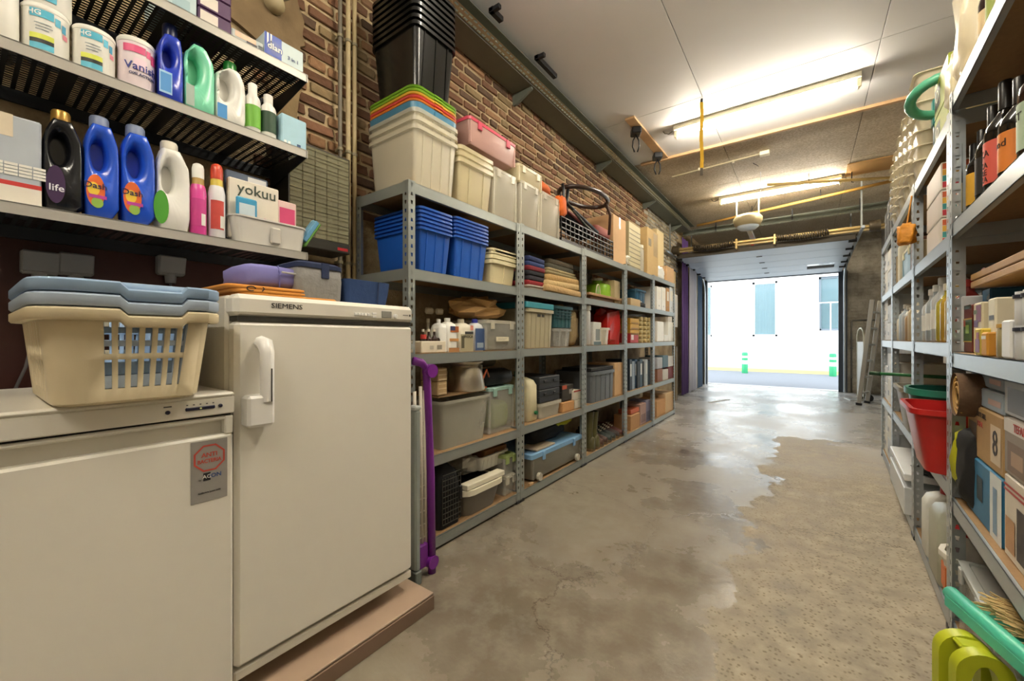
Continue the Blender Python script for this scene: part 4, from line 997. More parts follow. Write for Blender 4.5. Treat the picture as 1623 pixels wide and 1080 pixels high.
for i, (c_, nm) in enumerate(cols):
    T = thing('crate_lid', nm + ' plastic crate lid in the pile of lids under the black bins', 'lid', (XT1 + .004, yc, lidz), PI / 2, 'coloured lids')
    hh = .045 if i == 0 else .0135; hw, hd = w_ / 2 + .004, .198
    mk('plate', mv(loft([(0, hw - .008, hd - .008, .05), (0.002, hw, hd, .055), (hh - .003, hw + .003, hd + .003, .055), (hh, hw - .003, hd - .003, .05), (hh + (.0035 if i else .001), hw - .012, hd - .012, .05)], 5), 0, hd, 0), m(c_, .35, 0, .04, 8, 0, 1), T, 40)
    mk('catch', box(-.03, .03, -.006, .004, hh * .2, hh * .8, .001), m(c_, .35), T)
    lidz += hh + (.001 if i == 0 else .0035)
for i in range(8):
    T = thing('black_bin', 'black nesting bin ' + ORD[i] + ' of the pile standing on the coloured lids', 'bin', (XT1 - .02, yc + .01, lidz + .001 + i * .034), PI / 2, 'nested black bins')
    b_crate(T, w_ - .03, .36, .33, m('#141412', .22, 0, .04), .86, 3, .016, .03, None, i == 0)
# more clear boxes on the top level
def rowbox(u0, u1, vt, d, lab, fn=b_lidbox, mat=CLEARW, inset=.02, grp='clear boxes on top of the racks', zb=0, unit=0, **k):
    return putL(unit, 4, inset, 'clear_box', lab, 'box', fn, u0, u1, vt, d, grp, mat, zb=zb, **k)
YEL = m('#e3d7b0', .3, 0, .05, 10, 0, .55)
for i, lab in enumerate(('yellowed clear crate, outer one of the nest beside the tall stack', 'yellowed clear crate nested second beside the tall stack', 'yellowed clear crate nested third beside the tall stack')):
    rowbox(729, 781, 238 - i * 0, .38, lab, b_crate, YEL, zb=i * .036, taper=.9, ribs=2, grip=False, hh=.25)
rowbox(783, 820, 272, .36, 'clear lidded box under the pink lidded box')
T = putL(0, 4, .03, 'clear_box', 'clear box with a pink lid stacked on the other clear boxes', 'box', b_lidbox, 744, 819, 200, .3, None, m('#e0b6ac', .3, 0, .05, 10, 0, .6), m('#c9485f', .35), zb=at(800, 272, XT1).z - zt + .07, hh=.16)
rowbox(826, 856, 292, .36, 'clear box with a lid at the start of the second rack top', unit=1)
rowbox(858, 888, 309, .36, 'clear box full of brown parts beside the folded black crate', unit=1)
T = rowbox(822, 860, 256, .25, 'small yellowed lidded box stacked on the clear boxes of the second rack', mat=YEL, zb=at(841, 300, XL - .02).z - lz(1, 4) + .012, unit=1, hh=.13)
# folding crate with a pushchair part, ring and orange bag
T = putL(1, 4, .02, 'folding_crate', 'black lattice folding crate on top of the second rack', 'crate', b_box, 892, 926, 362, .4, None, BLACK, hh=.0) if 0 else None
y0, y1 = at(890, 380, XL - .01).y, at(972, 400, XL - .01).y
zc = lz(1, 4) + .003
T = thing('folding_crate', 'black lattice folding crate on top of the second rack', 'crate', (XL - .01, (y0 + y1) / 2, zc + .02), PI / 2); w_ = y1 - y0
hh = .17; grid = []
for s_ in (0, 1):
    for i in range(15): x = -w_ / 2 + w_ * i / 14; grid.append(box(x - .004, x + .004, s_ * .34, s_ * .34 + .006, 0, hh))
    for j in range(5): grid.append(box(-w_ / 2, w_ / 2, s_ * .34 - .002, s_ * .34 + .006, hh * j / 4 - .004, hh * j / 4 + .004))
mk('front_lattice', join(*grid[:20]), BLACK, T)['kind'] = 'stuff'; mk('back_lattice', join(*grid[20:]), BLACK, T)['kind'] = 'stuff'
mk('base', box(-w_ / 2, w_ / 2, 0, .345, -.018, .004), BLACK, T)
for s_ in (-1, 1):
    mk('end_lattice', join(*[box(s_ * w_ / 2 - .003, s_ * w_ / 2 + .003, i * .034, i * .034 + .007, 0, hh) for i in range(11)], *[box(s_ * w_ / 2 - .003, s_ * w_ / 2 + .003, 0, .345, hh * j / 4 - .004, hh * j / 4 + .004) for j in range(5)]), BLACK, T)['kind'] = 'stuff'
yk = (y0 + y1) / 2
T = thing('pushchair_frame', 'folded black pushchair frame lying on the lattice crate', 'pushchair', (XL - .05, yk - .1, zc + .2), PI / 2)
mk('seat', tf(box(-.35, .3, .0, .2, 0, .06, .02), Matrix.Rotation(.12, 4, 'Y')), BLACKM, T); mk('rail', tube([(-.42, -.01, .16), (-.1, -.02, .09), (.3, -.02, .02)], .014, 8), BLACK, T, True); mk('rail', tube([(-.42, .2, .17), (-.1, .2, .1), (.3, .2, .03)], .014, 8), BLACK, T, True)
mk('footrest', tf(box(-.3, .28, -.02, .02, .02, .05, .008), Matrix.Rotation(.16, 4, 'Y')), m('#7a3a34', .6), T); mk('strut', tube([(-.36, -.01, -.02), (-.36, -.02, .22), (-.34, .0, .28)], .012, 8), BLACK, T, True)
mk('strut', tube([(-.2, -.02, .1), (.02, -.03, .02), (.25, -.03, -.01)], .01, 8), m('#4c4c46', .4, .5), T, True)
T = thing('bumper_ring', 'dark brown curved bumper ring above the folded pushchair', 'ring', (XL - .06, yk + .02, zc + .42), PI / 2)
mk('ring', tube([(.36 * math.cos(a) * 1, .02 + .17 * math.sin(a), .085 + .012 * math.cos(a)) for a in [i * 2 * PI / 22 for i in range(22)]], .02, 8, True), m('#33231c', .28, 0, .05), T, True); mk('strap', tube([(.2, -.1, .07), (.31, -.1, -.02), (.33, -.08, -.2)], .014, 8), m('#4a3022', .5), T, True)
mk('post', tube([(-.34, .0, .08), (-.35, .02, -.1), (-.34, .02, -.2)], .014, 8), BLACK, T, True)
T = thing('cushion', 'faded red padded cushion beside the bumper ring', 'cushion', (XL - .05, yk + .4, zc + .22), PI / 2); b_blob(T, .36, .18, .1, m('#8e4238', .7, 0, .08, 12), 3, .03, .35)
T = thing('bag', 'orange fabric bag pressed between the clear boxes and the pushchair', 'bag', (XL - .06, at(878, 330, XL).y, at(873, 309, XL - .02).z + .004), PI / 2); b_blob(T, .24, .24, .13, m('#d1642a', .8, 0, .1, 14, .3), 8, .16, .6)
T = thing('bag', 'folded orange fabric flap hanging over the folding crate', 'bag', (XL - .0, at(896, 330, XL).y, zc + .2), PI / 2); b_blob(T, .12, .1, .17, m('#d4661f', .8, 0, .1, 14, .3), 12, .14, .6)
putL(2, 4, .03, 'carton', 'tall plain cardboard box behind the end of the folding crate', 'box', b_box, 972, 992, 345, .3, None, KRAFT2, '#b59a72')
putL(3, 4, .03, 'organizer', 'cream and black stack of small drawers on the fourth rack', 'organiser', b_box, 997, 1015, 356, .2, None, m('#b8ad86', .6), None, [(0, 1, .03 + .1 * i, .05 + .1 * i, '#6a6248') for i in range(9)])
putL(3, 4, .02, 'plastic_bag', 'crumpled clear plastic bag beside the stack of small drawers', 'bag', b_blob, 991, 1003, 402, .15, None, m('#d8d0ba', .25, 0, .1, 20, .5, .7), 4, .2)
putL(3, 4, .02, 'cup_stack', 'slim stack of clear plastic cups on the fourth rack', 'cups', b_bottle, 1016, 1024, 388, .1, None, m('#cfcab8', .2, 0, .05, 10, 0, .6), '#cfcab8', .8, .8)
putL(3, 4, .03, 'carton', 'tall printed cardboard box on the fourth rack beside the cups', 'box', b_box, 1026, 1043, 365, .3, None, m('#b99c68', .8, 0, .1, 20), None, [(.1, .35, .62, .78, '#6a5b34'), (.55, .95, .45, .95, '#9c8455')])
putL(4, 4, .2, 'carton', 'narrow tall cream carton on the last rack', 'box', b_box, 1041, 1052, 366, .2, None, m('#cdb98a', .8))
putL(3, 4, .0, 'carton', 'low cardboard box with a round hand hole at the front of the fourth rack top', 'box', b_box, 1022, 1038, 402, .12, None, KRAFT, None, [(.1, .3, .3, .45, '#3a2a18')], zb=0) if 0 else None
putL(4, 4, .02, 'plastic_bag', 'white plastic bag of small things on top of the last rack', 'bag', b_blob, 1044, 1056, 420, .15, None, m('#d9dad6', .35, 0, .1, 20, .4), 6, .2)
putL(4, 4, .02, 'carton', 'small brown carton beside the white bag on the last rack', 'box', b_box, 1057, 1068, 424, .2, None, KRAFT2)

# ---- level 3 (second from top)
BLUE = m('#1d57b5', .35, 0, .06, 8)
XB = XL - .03
y0, y1 = at(668, 430, XB).y, at(717, 430, XB).y; zb = lz(0, 3) + .002; hA = at(668, 335, XB).z - zb
for nest, (a, c_, vt, d_, nm) in enumerate(((664, 717, 335, .37, 'first nest behind the rack post'), (720, 774, 352, .34, 'second nest, beside the cream boxes'))):
    y0, y1 = at(a, 430, XB).y, at(c_, 430, XB).y; hh = at((a + c_) / 2, vt, XB).z - zb
    for i in range(6):
        T = thing('blue_crate', 'blue plastic crate ' + ORD[i] + ' of the ' + nm, 'crate', (XB, (y0 + y1) / 2, zb + i * .021), PI / 2, 'nested blue crates')
        b_crate(T, y1 - y0 - .02, d_, hh - .105, BLUE, .88, 3 if i == 0 else 0, .01, .012, None, False)
CRB = m('#d9d0a8', .5, 0, .05, 8)
for i in range(4):
    putL(0, 3, .03, 'cream_box', 'cream plastic box ' + ORD[i] + ' of the nest beside the blue crates', 'box', b_crate, 780, 818, 400, .25, 'nested cream boxes', CRB, taper=.88, ribs=1 if i == 0 else 0, grip=False, zb=i * .03, hh=.15 if i < 3 else .13)
cl = [('#2b3760', 'navy'), ('#30406e', 'denim blue'), ('#7a2630', 'dark red'), ('#2a2a30', 'black'), ('#35323a', 'charcoal'), ('#8e2329', 'bright red'), ('#b0a89c', 'grey patterned')]
zz = 0
for i, (c_, nm) in enumerate(reversed(cl)):
    T = putL(1, 3, .04, 'folded_blanket', nm + ' folded blanket in the dark pile beside the rugs', 'blanket', b_cloth, 838, 866, 0, .33, 'dark pile of blankets', m(c_, .95, 0, .18, 40, .3), i, 1 if i else 2, zb=zz, hh=.034); zz += .0345
rg = [(.05, '#b89a6a', 'cream rug with green ends, rolled flat at the base of the rug pile'), (.048, '#c6ab78', 'sand coloured folded rug second in the rug pile'), (.05, '#b3925c', 'tan folded rug third in the rug pile'), (.025, '#8f8360', 'thin olive woven mat in the rug pile'), (.025, '#9c8d66', 'thin beige woven mat in the rug pile'), (.042, '#4c4a3c', 'dark grey folded rug in the rug pile'), (.04, '#5d5442', 'shaggy brown rug topping the rug pile')]
zz = 0
for i, (h_, c_, lab) in enumerate(rg):
    T = putL(1, 3, .0 + .012 * i, 'folded_rug', lab, 'rug', b_cloth, 868 + i * .5, 923 - i * 2.2, 0, .38, 'pile of rugs', m(c_, .95, 0, .22, 50, .5), 20 + i, 1, zb=zz, hh=h_); zz += h_ + .001
putL(2, 3, .05, 'wooden_tray', 'flat wooden tray under the green spray bottle', 'tray', b_box, 936, 972, 463, .3, None, m('#8a6a48', .6, 0, .15), hh=.035)
putL(2, 3, .02, 'wooden_tray', 'second flat wooden tray with a striped edge at the front', 'tray', b_box, 934, 985, 470, .3, None, m('#9c7a52', .6, 0, .15), zb=.037, hh=.022)
T = putL(2, 3, .1, 'spray_bottle', 'lime green pressure sprayer standing among the trays', 'sprayer', b_bottle, 958, 975, 440, .1, None, m('#86b82a', .3), '#c9ccc0', .6, .35, zb=.062)
T = thing('basket_handle', 'white wire basket handle looping up beside the sprayer', 'handle', (XL - .06, at(948, 455, XL - .06).y, lz(2, 3) + .062), PI / 2); mk('loop', tube([(.05 * math.cos(a), 0, .1 * math.sin(a)) for a in [i * PI / 10 for i in range(11)]], .004, 6), CREAM, T, True)
putL(2, 3, .06, 'carton', 'beige carton at the end of the third rack beside the trays', 'box', b_box, 976, 990, 447, .25, None, m('#b7a47c', .8))
putL(3, 3, .03, 'carton', 'small beige carton beside the blue crate on the fourth rack', 'box', b_box, 1000, 1015, 474, .2, None, m('#b8a078', .8), flap=True)
putL(3, 3, .1, 'blue_crate', 'teal blue tool crate on the fourth rack', 'crate', b_crate, 1010, 1034, 462, .25, None, m('#1d5270', .4), taper=.92, ribs=2)
putL(3, 3, .02, 'bottle', 'small dark bottle in front of the teal tool crate', 'bottle', b_bottle, 1020, 1025, 478, .05, None, BLACK, '#ddd8cc')
for i, (a, c_) in enumerate(((1041, 1048), (1048.5, 1055), (1056, 1061))):
    putL(4, 3, .02, 'box_file', ('white upright box file at the start of the last rack', 'white upright box file beside the brown one on the last rack', 'brown upright box file on the last rack')[i], 'file', b_binder, a, c_, 455 + i, .3, None, (WHITE, WHITE, KRAFT)[i])
putL(4, 3, .02, 'box_file', 'wide white box file at the end of the last rack', 'file', b_binder, 1062, 1068, 456, .3, None, m('#d4dbe0', .5))

# ---- level 2 (eye level, below the horizon)
T = putL(0, 2, .03, 'bottle_carton', 'low white carton holding small dark bottles beside the rack post', 'carton', b_box, 668, 707, 541, .22, None, m('#ddd3be', .7), None, [(.32, .48, .3, .62, '#b9b0a0'), (.62, .82, .28, .66, '#8d8677')])
for i in range(4):
    putL(0, 2, .05, 'small_bottle', ('small dark bottle with a red label in the low white carton', 'small dark bottle next to the red labelled one in the carton', 'small dark bottle third along in the low white carton', 'small dark bottle at the far end of the low white carton')[i], 'bottle', b_bottle, 670 + i * 9, 678 + i * 9, 522, .06, 'bottles in the white carton', m('#3a241a', .2, 0, .1, 10, 0, .9), '#d9cdb8', .5, .35, None, ('#c63b33', .55, .75) if i == 0 else None, zb=.012)
for i in range(2):
    T = putL(0, 2, .16, 'spray_bottle', ('clear trigger spray bottle behind the low carton, next to the post', 'clear trigger spray bottle behind the low carton, next to the white jug')[i], 'bottle', b_bottle, 678 + i * 16, 690 + i * 16, 505, .08, None, m('#bdb39c', .3, 0, .05, 10, 0, .7), '#c9bfa6', .5, .3)
    mk('trigger', box(-.03, .03, .01, .03, T.children[0].dimensions.z * .98 if 0 else .215, .25, .008), m('#b9ae96', .4), T)
for i, (a, c_, v) in enumerate(((700, 711, 506), (711, 727, 504))):
    T = putL(0, 2, .04, 'white_jug', ('slim white plastic jug beside the low carton', 'white floor-oil jug with a brown picture label')[i], 'jug', b_jerry, a, c_, v, .1, None, WPL, WPL, 0, False)
    if i: prints(T, .11, .2, [(.15, .9, .0, .12, '#a97a4c'), (.2, .85, .3, .38, '#d39a5c'), (.25, .85, .55, .72, '#b0632f'), (.25, .6, .6, .72, '#3b3f66')], None, -.001)
T = putL(0, 2, .04, 'white_jug', 'white oil bottle with a black brand label beside the brown picture jug', 'jug', b_jerry, 729, 751, 506, .1, None, m('#d9d3c0', .4), m('#b6ad98', .4), 0, False)
prints(T, .12, .2, [(.05, .95, .0, .5, '#a9a284'), (.35, .95, .5, .58, '#3a3a36'), (.1, .3, .1, .45, '#59553f'), (.72, .95, .62, .76, '#d98d7c')], [('WOCA', .12, .58, .43, '#26251f')], -.001)
T = putL(0, 2, .04, 'cleaner_bottle', 'blue labelled cleaner bottle with a violet cap', 'bottle', b_jerry, 753, 769, 506, .09, None, m('#d4d6d6', .4), m('#3a3f9c', .4), 0, False)
prints(T, .1, .2, [(.05, .95, .02, .68, '#3d5580'), (.2, .8, .1, .25, '#95a4b4')], None, -.001)
T = putL(0, 2, .02, 'clear_box', 'clear box with a paper note under the brown paper bag', 'box', b_lidbox, 771, 821, 508, .3, None, CLEAR, CLEARW, P=[(.3, .7, .3, .45, '#e0d8bc'), (.36, .64, .385, .395, '#5a5446'), (.36, .58, .345, .355, '#5a5446')])
T = putL(0, 2, .05, 'storage_sack', 'grey cloth lying inside the clear box with the note', 'cloth', b_blob, 777, 816, 525, .22, None, m('#77705c', .9, 0, .2, 20), 4, .15, zb=.006)
T = putL(0, 2, .05, 'paper_bag', 'crumpled brown paper bag lying on the clear box with the note', 'bag', b_blob, 742, 817, 0, .3, None, m('#b8925c', .8, 0, .08, 9, .3), 9, .3, .9, 2.6, None, True, zb=at(795, 507, XL - .02).z - lz(0, 2) + .004, hh=.16)
GRC = m('#aaa184', .5, 0, .06, 8)
T = putL(1, 2, .02, 'lidded_crate', 'grey ribbed crate under a teal lid', 'crate', b_crate, 836, 877, 491, .36, None, GRC, taper=.94, ribs=5, grip='dark', r=.025)
T = putL(1, 2, .01, 'crate_lid', 'teal lid lying on the grey ribbed crate', 'lid', b_box, 834, 878, 0, .385, None, m('#2f8796', .4), zb=at(856, 491, XL - .02).z - lz(1, 2) + .003, hh=.042)
T = putL(1, 2, .03, 'clear_box', 'small clear box under the dark teal crate', 'box', b_crate, 881, 905, 521, .28, None, CLEAR, taper=.92, ribs=2, grip=False)
zq = at(893, 521, XL - .03).z - lz(1, 2)
T = putL(1, 2, .03, 'teal_crate', 'dark teal slatted crate stacked on a small clear box', 'crate', b_crate, 880, 907, 486, .3, None, m('#1f4d52', .45), taper=.97, ribs=4, zb=zq + .004, rings=3, hh=.17)
putL(1, 2, .1, 'paper_roll', 'crumpled cream paper poking out of the dark teal crate', 'paper', b_blob, 888, 902, 0, .1, None, m('#d3ad74', .8), 2, .2, zb=zq + .1, hh=.11)
putL(1, 2, .03, 'burlap_sack', 'tall beige sack at the end of the second rack', 'sack', b_blob, 907, 925, 492, .2, None, m('#94805a', .95, 0, .2, 40, .5), 7, .12)
putL(2, 2, .03, 'white_tube', 'tall white tube at the start of the third rack', 'tube', b_bottle, 931, 939, 484, .06, None, m('#c9cac6', .4), WPL, .8, .9)
putL(2, 2, .04, 'picture_carton', 'white carton with a grey picture beside the tall white tube', 'box', b_box, 941, 953, 511, .2, None, m('#cfcdc6', .6), None, [(.25, .8, .2, .7, '#7f8684'), (0, 1, 0, .15, '#5f7478')])
putL(2, 2, .02, 'clear_box', 'narrow clear box with a white label on the third rack', 'box', b_crate, 955, 966, 520, .2, None, CLEARW, taper=.9, ribs=1, grip=False)
putL(2, 2, .04, 'red_bag', 'tall shiny red plastic bag on the third rack', 'bag', b_blob, 966, 986, 488, .22, None, m('#b3211c', .3, 0, .12, 12, .3), 3, .16, .4, 3, None, True)
putL(2, 2, .22, 'dark_bag', 'dark red cloth bag standing behind the clear box and the carton', 'bag', b_blob, 940, 966, 492, .16, None, m('#5b1a1a', .8, 0, .1, 12, .3), 5, .1, .5)
putL(3, 2, .03, 'red_packet', 'low red packet below the yellow boxes', 'packet', b_box, 999, 1012, 528, .2, None, m('#a32626', .5), None, [(.1, .4, .3, .8, '#d9c9c4')])
for i in range(3): putL(3, 2, .03, 'yellow_box', ('yellow parts box, lowest of three on the red packet', 'yellow parts box, middle of three', 'yellow parts box, uppermost of three')[i], 'box', b_box, 999, 1013, 0, .2, 'yellow parts boxes', m('#b98d22', .5), None, [(.1, .9, .1, .3, '#8a6615')], zb=.085 + i * .065, hh=.062)
for j in range(3):
    for i in range(6):
        putL(3, 2, .03, 'paper_roll', 'small cream roll ' + ORD[i] + (' of the column beside the yellow boxes', ' of the middle column of rolls', ' of the column beside the last rack')[j], 'roll', b_roll, 1015 + j * 6.8, 1020.6 + j * 6.8, 0, .1, 'stacked cream rolls', m('#cdbb86', .7), None, 'y', zb=i * .052, hh=.05)
for i, (a, c_, v) in enumerate(((1042, 1052, 510), (1053, 1059, 531), (1060, 1068, 511))):
    putL(4, 2, .02, 'white_carton', ('large white carton on the last rack beside the cream rolls', 'small white carton between two large ones', 'large white carton at the end of the last rack')[i], 'box', b_box, a, c_, v, .3, None, WHITE)

# ---- level 1
T = putL(0, 1, .02, 'clear_bin', 'large milky clear bin under the steel pot', 'bin', b_crate, 699, 776, 632, .36, None, m('#cfccbc', .25, 0, .05, 10, 0, .4), taper=.88, ribs=0, rimh=.012, grip=False)
T = putL(0, 1, .07, 'grey_bundle', 'grey bundle packed inside the large clear bin', 'bundle', b_box, 707, 765, 660, .26, None, m('#75725f', .9, 0, .15, 10), zb=.01)
zq = at(740, 628, XL - .02).z - lz(0, 1)
mk('bin_board', box(-.2, .2, 0, .3, 0, .008), CHIP, thing('board', 'thin board laid over the large clear bin under the pot', 'board', (XL - .06, at(735, 600, XL - .06).y, lz(0, 1) + zq + .006), PI / 2))
for i in range(2):
    T = putL(0, 1, .06, 'woven_box', ('cream woven box, lower one beside the steel pot', 'cream woven box, upper one beside the steel pot')[i], 'box', b_box, 694, 709, 0, .14, 'woven boxes', m('#b79c72', .8, 0, .2, 60), None, [(.08, .92, .1, .2, '#d6c096'), (.08, .92, .45, .55, '#d6c096'), (.08, .92, .8, .9, '#d6c096')], zb=zq + .016 + i * .076, hh=.074)
p = at(733, 630, XL - .1)
T = thing('steel_pot', 'shiny stainless steel milk pot with a red clip on its lid', 'pot', (XL - .14, at(738, 620, XL - .14).y, lz(0, 1) + zq + .016), PI / 2); CHR = m('#d6cdbd', .28, .9, .02)
mk('body', lathe([(.115, 0), (.12, .01), (.1, .13), (.085, .15)], 28), CHR, T, 40); mk('collar', lathe([(.085, .15), (.108, .165), (.11, .175)], 28), CHR, T, 40); mk('lid', lathe([(.108, .173), (.09, .185), (.02, .192)], 28), CHR, T, 40)
mk('knob', mv(lathe([(.012, .19), (.018, .2), (.018, .215), (.01, .222)], 12), 0, 0, 0), m('#a3342b', .4), T, 40); mk('handle', tube([(.1, 0, .15), (.15, 0, .14), (.15, 0, .07), (.115, 0, .04)], .007, 8), CHR, T, True)
T = putL(0, 1, .04, 'clear_bin', 'tall clear bin with a pale blue lid holding green cloth', 'bin', b_lidbox, 781, 822, 612, .34, None, CLEAR, m('#9cc0b4', .35, 0, .04, 8, 0, .8))
putL(0, 1, .08, 'green_cushion', 'pale green cloth packed inside the tall clear bin', 'cloth', b_blob, 787, 817, 635, .24, None, m('#9fae66', .9, 0, .1, 12, .3), 6, .06, .4, zb=.012)
zq2 = at(800, 612, XL - .04).z - lz(0, 1)
T = thing('power_tool', 'black power tool with an orange cable on the clear bins', 'tool', (XL - .08, at(796, 600, XL - .08).y, lz(0, 1) + zq2 + .006), PI / 2)
mk('housing', mv(loft([(0, .14, .06, .03), (.03, .16, .07, .04), (.08, .15, .065, .04), (.1, .1, .045, .03)], 4), 0, .08, 0), BLACK, T, 45); mk('nose', mv(rt(lathe([(.05, -.24), (.055, -.15), (.05, -.1)], 16), 'Y', PI / 2), 0, .08, .05), BLACKM, T, 45)
mk('cable', tube([(-.14, .0, .06), (-.2, -.03, .11), (-.23, -.02, .04), (-.26, -.02, .01), (-.2, -.03, .0)], .006, 6), m('#b5562a', .6), T, True)
putL(0, 1, .2, 'grey_roll', 'long grey roll lying high behind the pot and the power tool', 'roll', b_roll, 756, 824, 0, .1, None, m('#746f5c', .8), None, 'x', zb=.41, hh=.1)
T = putL(1, 1, .04, 'jerrycan', 'white water canister with a green tap and green cap', 'canister', b_jerry, 838, 853, 590, .28, None, m('#d4cba8', .45), m('#1f7a3c', .4), 0, True)
mk('tap', join(rt(lathe([(.014, -.05), (.014, .0)], 10), 'X', PI / 2), box(-.03, .03, .03, .04, .02, .05, .004), box(-.01, .01, .035, .055, -.045, .02, .003)), m('#14663a', .4), T).location = (.02, -.02, .06)
CASE = m('#23262b', .5, 0, .06)
T = putL(1, 1, .03, 'clear_box', 'low clear box under the two black tool cases', 'box', b_crate, 857, 889, 637, .3, None, CLEARW, taper=.92, ribs=0, grip=False)
zq = at(873, 637, XL - .03).z - lz(1, 1)
for i in range(2):
    T = putL(1, 1, .03, 'tool_case', ('black tool case, lower one on the clear box', 'black tool case, upper one of the two')[i], 'case', b_box, 855, 887, 0, .3, 'black tool cases', CASE, zb=zq + .004 + i * .097, hh=.094)
    mk('latch', box(-.09, -.05, -.006, 0, .05, .07, .002), BLACK, T); mk('latch', box(.05, .09, -.006, 0, .05, .07, .002), BLACK, T); mk('groove', box(-.18, .18, -.002, .001, .044, .048), DARK, T)
putL(1, 1, .03, 'wooden_box', 'small pale wooden box under the black drill box', 'box', b_box, 892, 911, 637, .26, None, m('#b98b58', .7, 0, .15))
putL(1, 1, .05, 'drill_box', 'black and orange drill carton on the pale wooden box', 'box', b_box, 891, 909, 0, .22, None, m('#2a2724', .5), None, [(0, .4, .75, 1, '#a8442a'), (.6, .9, .4, .7, '#8d8a84')], zb=at(900, 637, XL - .03).z - lz(1, 1) + .002, hh=.13)
putL(1, 1, .03, 'thick_book', 'thick white book lying flat at the end of the second rack', 'book', b_box, 912, 930, 636, .24, None, m('#cfc9b8', .7), None, None, hh=.075)
putL(1, 1, .03, 'thick_book', 'thick book with a red cover lying on the white one', 'book', b_box, 912, 930, 616, .24, None, m('#d0c8b8', .7), None, [(0, 1, .84, 1, '#a8302a')], zb=.077, hh=.08)
GC = m('#5f6468', .5, 0, .06)
putL(2, 1, .02, 'euro_crate', 'grey industrial crate with ribs and paper labels', 'crate', b_crate, 938, 973, 588, .38, None, GC, taper=.97, ribs=4, rimh=.03)
T = putL(2, 1, .02, 'wire_grid', 'dark wire grid resting on the grey industrial crate', 'grid', b_box, 937, 972, 0, .3, None, BLACKM, zb=at(955, 588, XL - .02).z - lz(2, 1) + .004, hh=.03)
putL(2, 1, .03, 'carton', 'plain upright cardboard sheet box beside the grey crate', 'box', b_box, 976, 990, 575, .3, None, KRAFT2, '#c7a67c')
bc = ['#22303e', '#8c9aa8', '#2b4a66', '#1b2126', '#39505e', '#20262c', '#b3bcc2', '#33424e', '#1c2a3a']
u = 998.0
for i, c_ in enumerate(bc):
    putL(3, 1, .03 + (i % 3) * .008, 'ring_binder', ('dark navy', 'pale grey', 'steel blue', 'black', 'slate', 'charcoal', 'light silver', 'blue grey', 'midnight blue')[i] + ' ring binder standing in the file row of the fourth rack', 'binder', b_binder, u, u + 3.9, 570 + (i % 2) * 3, .28, 'binders in a row', m(c_, .5), None if i % 2 else '#cfd2d0', False); u += 4.1
sb = [('#8a5a40', 'brown'), ('#c9c4bc', 'white'), ('#6c2326', 'dark red'), ('#b0b2b6', 'grey'), ('#54707c', 'teal'), ('#d6d6d2', 'bright white')]
for i, (c_, nm) in enumerate(sb):
    putL(4, 1, .02, 'small_carton', nm + ' small carton stacked on the last rack', 'box', b_box, 1042 + (i % 3) * 9, 1050 + (i % 3) * 9, 0, .25, 'small cartons', m(c_, .6), zb=(i // 3) * .17, hh=.165 - .02 * (i % 2))

# ---- level 0 (floor level)
T = putL(0, 0, .02, 'pet_carrier', 'black pet carrier with a wire grille door', 'carrier', lambda T, w, d, h: None, 699, 733, 738, .3)
w_ = at(733, 800, XL - .02).y - at(699, 800, XL - .02).y; h_ = at(715, 738, XL - .02).z - lz(0, 0)
mk('shell', mv(loft([(0, w_ / 2, .16, .03), (h_ * .5, w_ / 2 + .004, .165, .03), (h_ * .85, w_ / 2 - .005, .15, .04), (h_, w_ / 2 - .05, .11, .04)], 4), 0, .175, 0), BLACKM, T, 45)
mk('grille', join(*[box(-w_ * .42 + i * w_ * .84 / 7 - .0015, -w_ * .42 + i * w_ * .84 / 7 + .0015, 0, .004, .03, h_ * .82) for i in range(8)], *[box(-w_ * .42, w_ * .42, -.001, .003, .03 + j * h_ * .78 / 9 - .0015, .03 + j * h_ * .78 / 9 + .0015) for j in range(10)]), m('#55534c', .4, .5), T)['kind'] = 'stuff'
mk('latch', box(w_ * .3, w_ * .44, -.012, .0, h_ * .4, h_ * .62, .004), BLACK, T)
GL = m('#6f6a60', .5, 0, .05); WL = m('#e0d9c2', .45, 0, .03)
T = putL(0, 0, .0, 'litter_tray', 'grey litter tray with a cream rim', 'tray', b_crate, 739, 799, 768, .36, None, GL, taper=.82, ribs=0, rimh=.03, r=.06, rim=WL, grip=False)
zq = at(770, 768, XL).z - lz(0, 0)
putL(0, 0, .06, 'black_cloth', 'black cloth heaped in the litter tray', 'cloth', b_blob, 745, 795, 0, .26, None, BLACKM, 4, .2, zb=.05, hh=.12)
T = putL(0, 0, .0, 'tray_rim', 'cream litter tray hood part lying tilted on the grey tray', 'hood', b_box, 741, 800, 0, .06, None, WL, zb=zq + .004, hh=.03)
putL(0, 0, .12, 'plastic_bag', 'white crumpled plastic bag above the black cloth', 'bag', b_blob, 737, 764, 0, .18, None, m('#d9d5cb', .35, 0, .08, 14, .3), 11, .25, .7, 3, None, True, zb=.18, hh=.13)
zq3 = .215
T = putL(0, 0, .08, 'white_tub', 'white ribbed plastic tub holding a small cardboard box', 'tub', b_crate, 762, 804, 0, .26, None, WHITE, taper=.86, ribs=6, rimh=.012, grip=False, zb=.2, hh=.09)
putL(0, 0, .1, 'carton', 'small brown printed carton sitting in the white ribbed tub', 'box', b_box, 768, 803, 0, .2, None, m('#94683c', .8), None, [(.4, .6, .3, .7, '#6b4726')], zb=.245, hh=.07)
GLID = m('#9fb06a', .35, 0, .05, 8, 0, .8)
for i in range(2):
    putL(0, 0, .03, 'clear_box', ('clear box with a white lid, lower one beside the litter tray', 'clear box with a pale green lid stacked on the lower one')[i], 'box', b_lidbox, 805, 831, 0, .3, None, CLEAR, (CLEARW, GLID)[i], zb=i * .135, hh=.133)
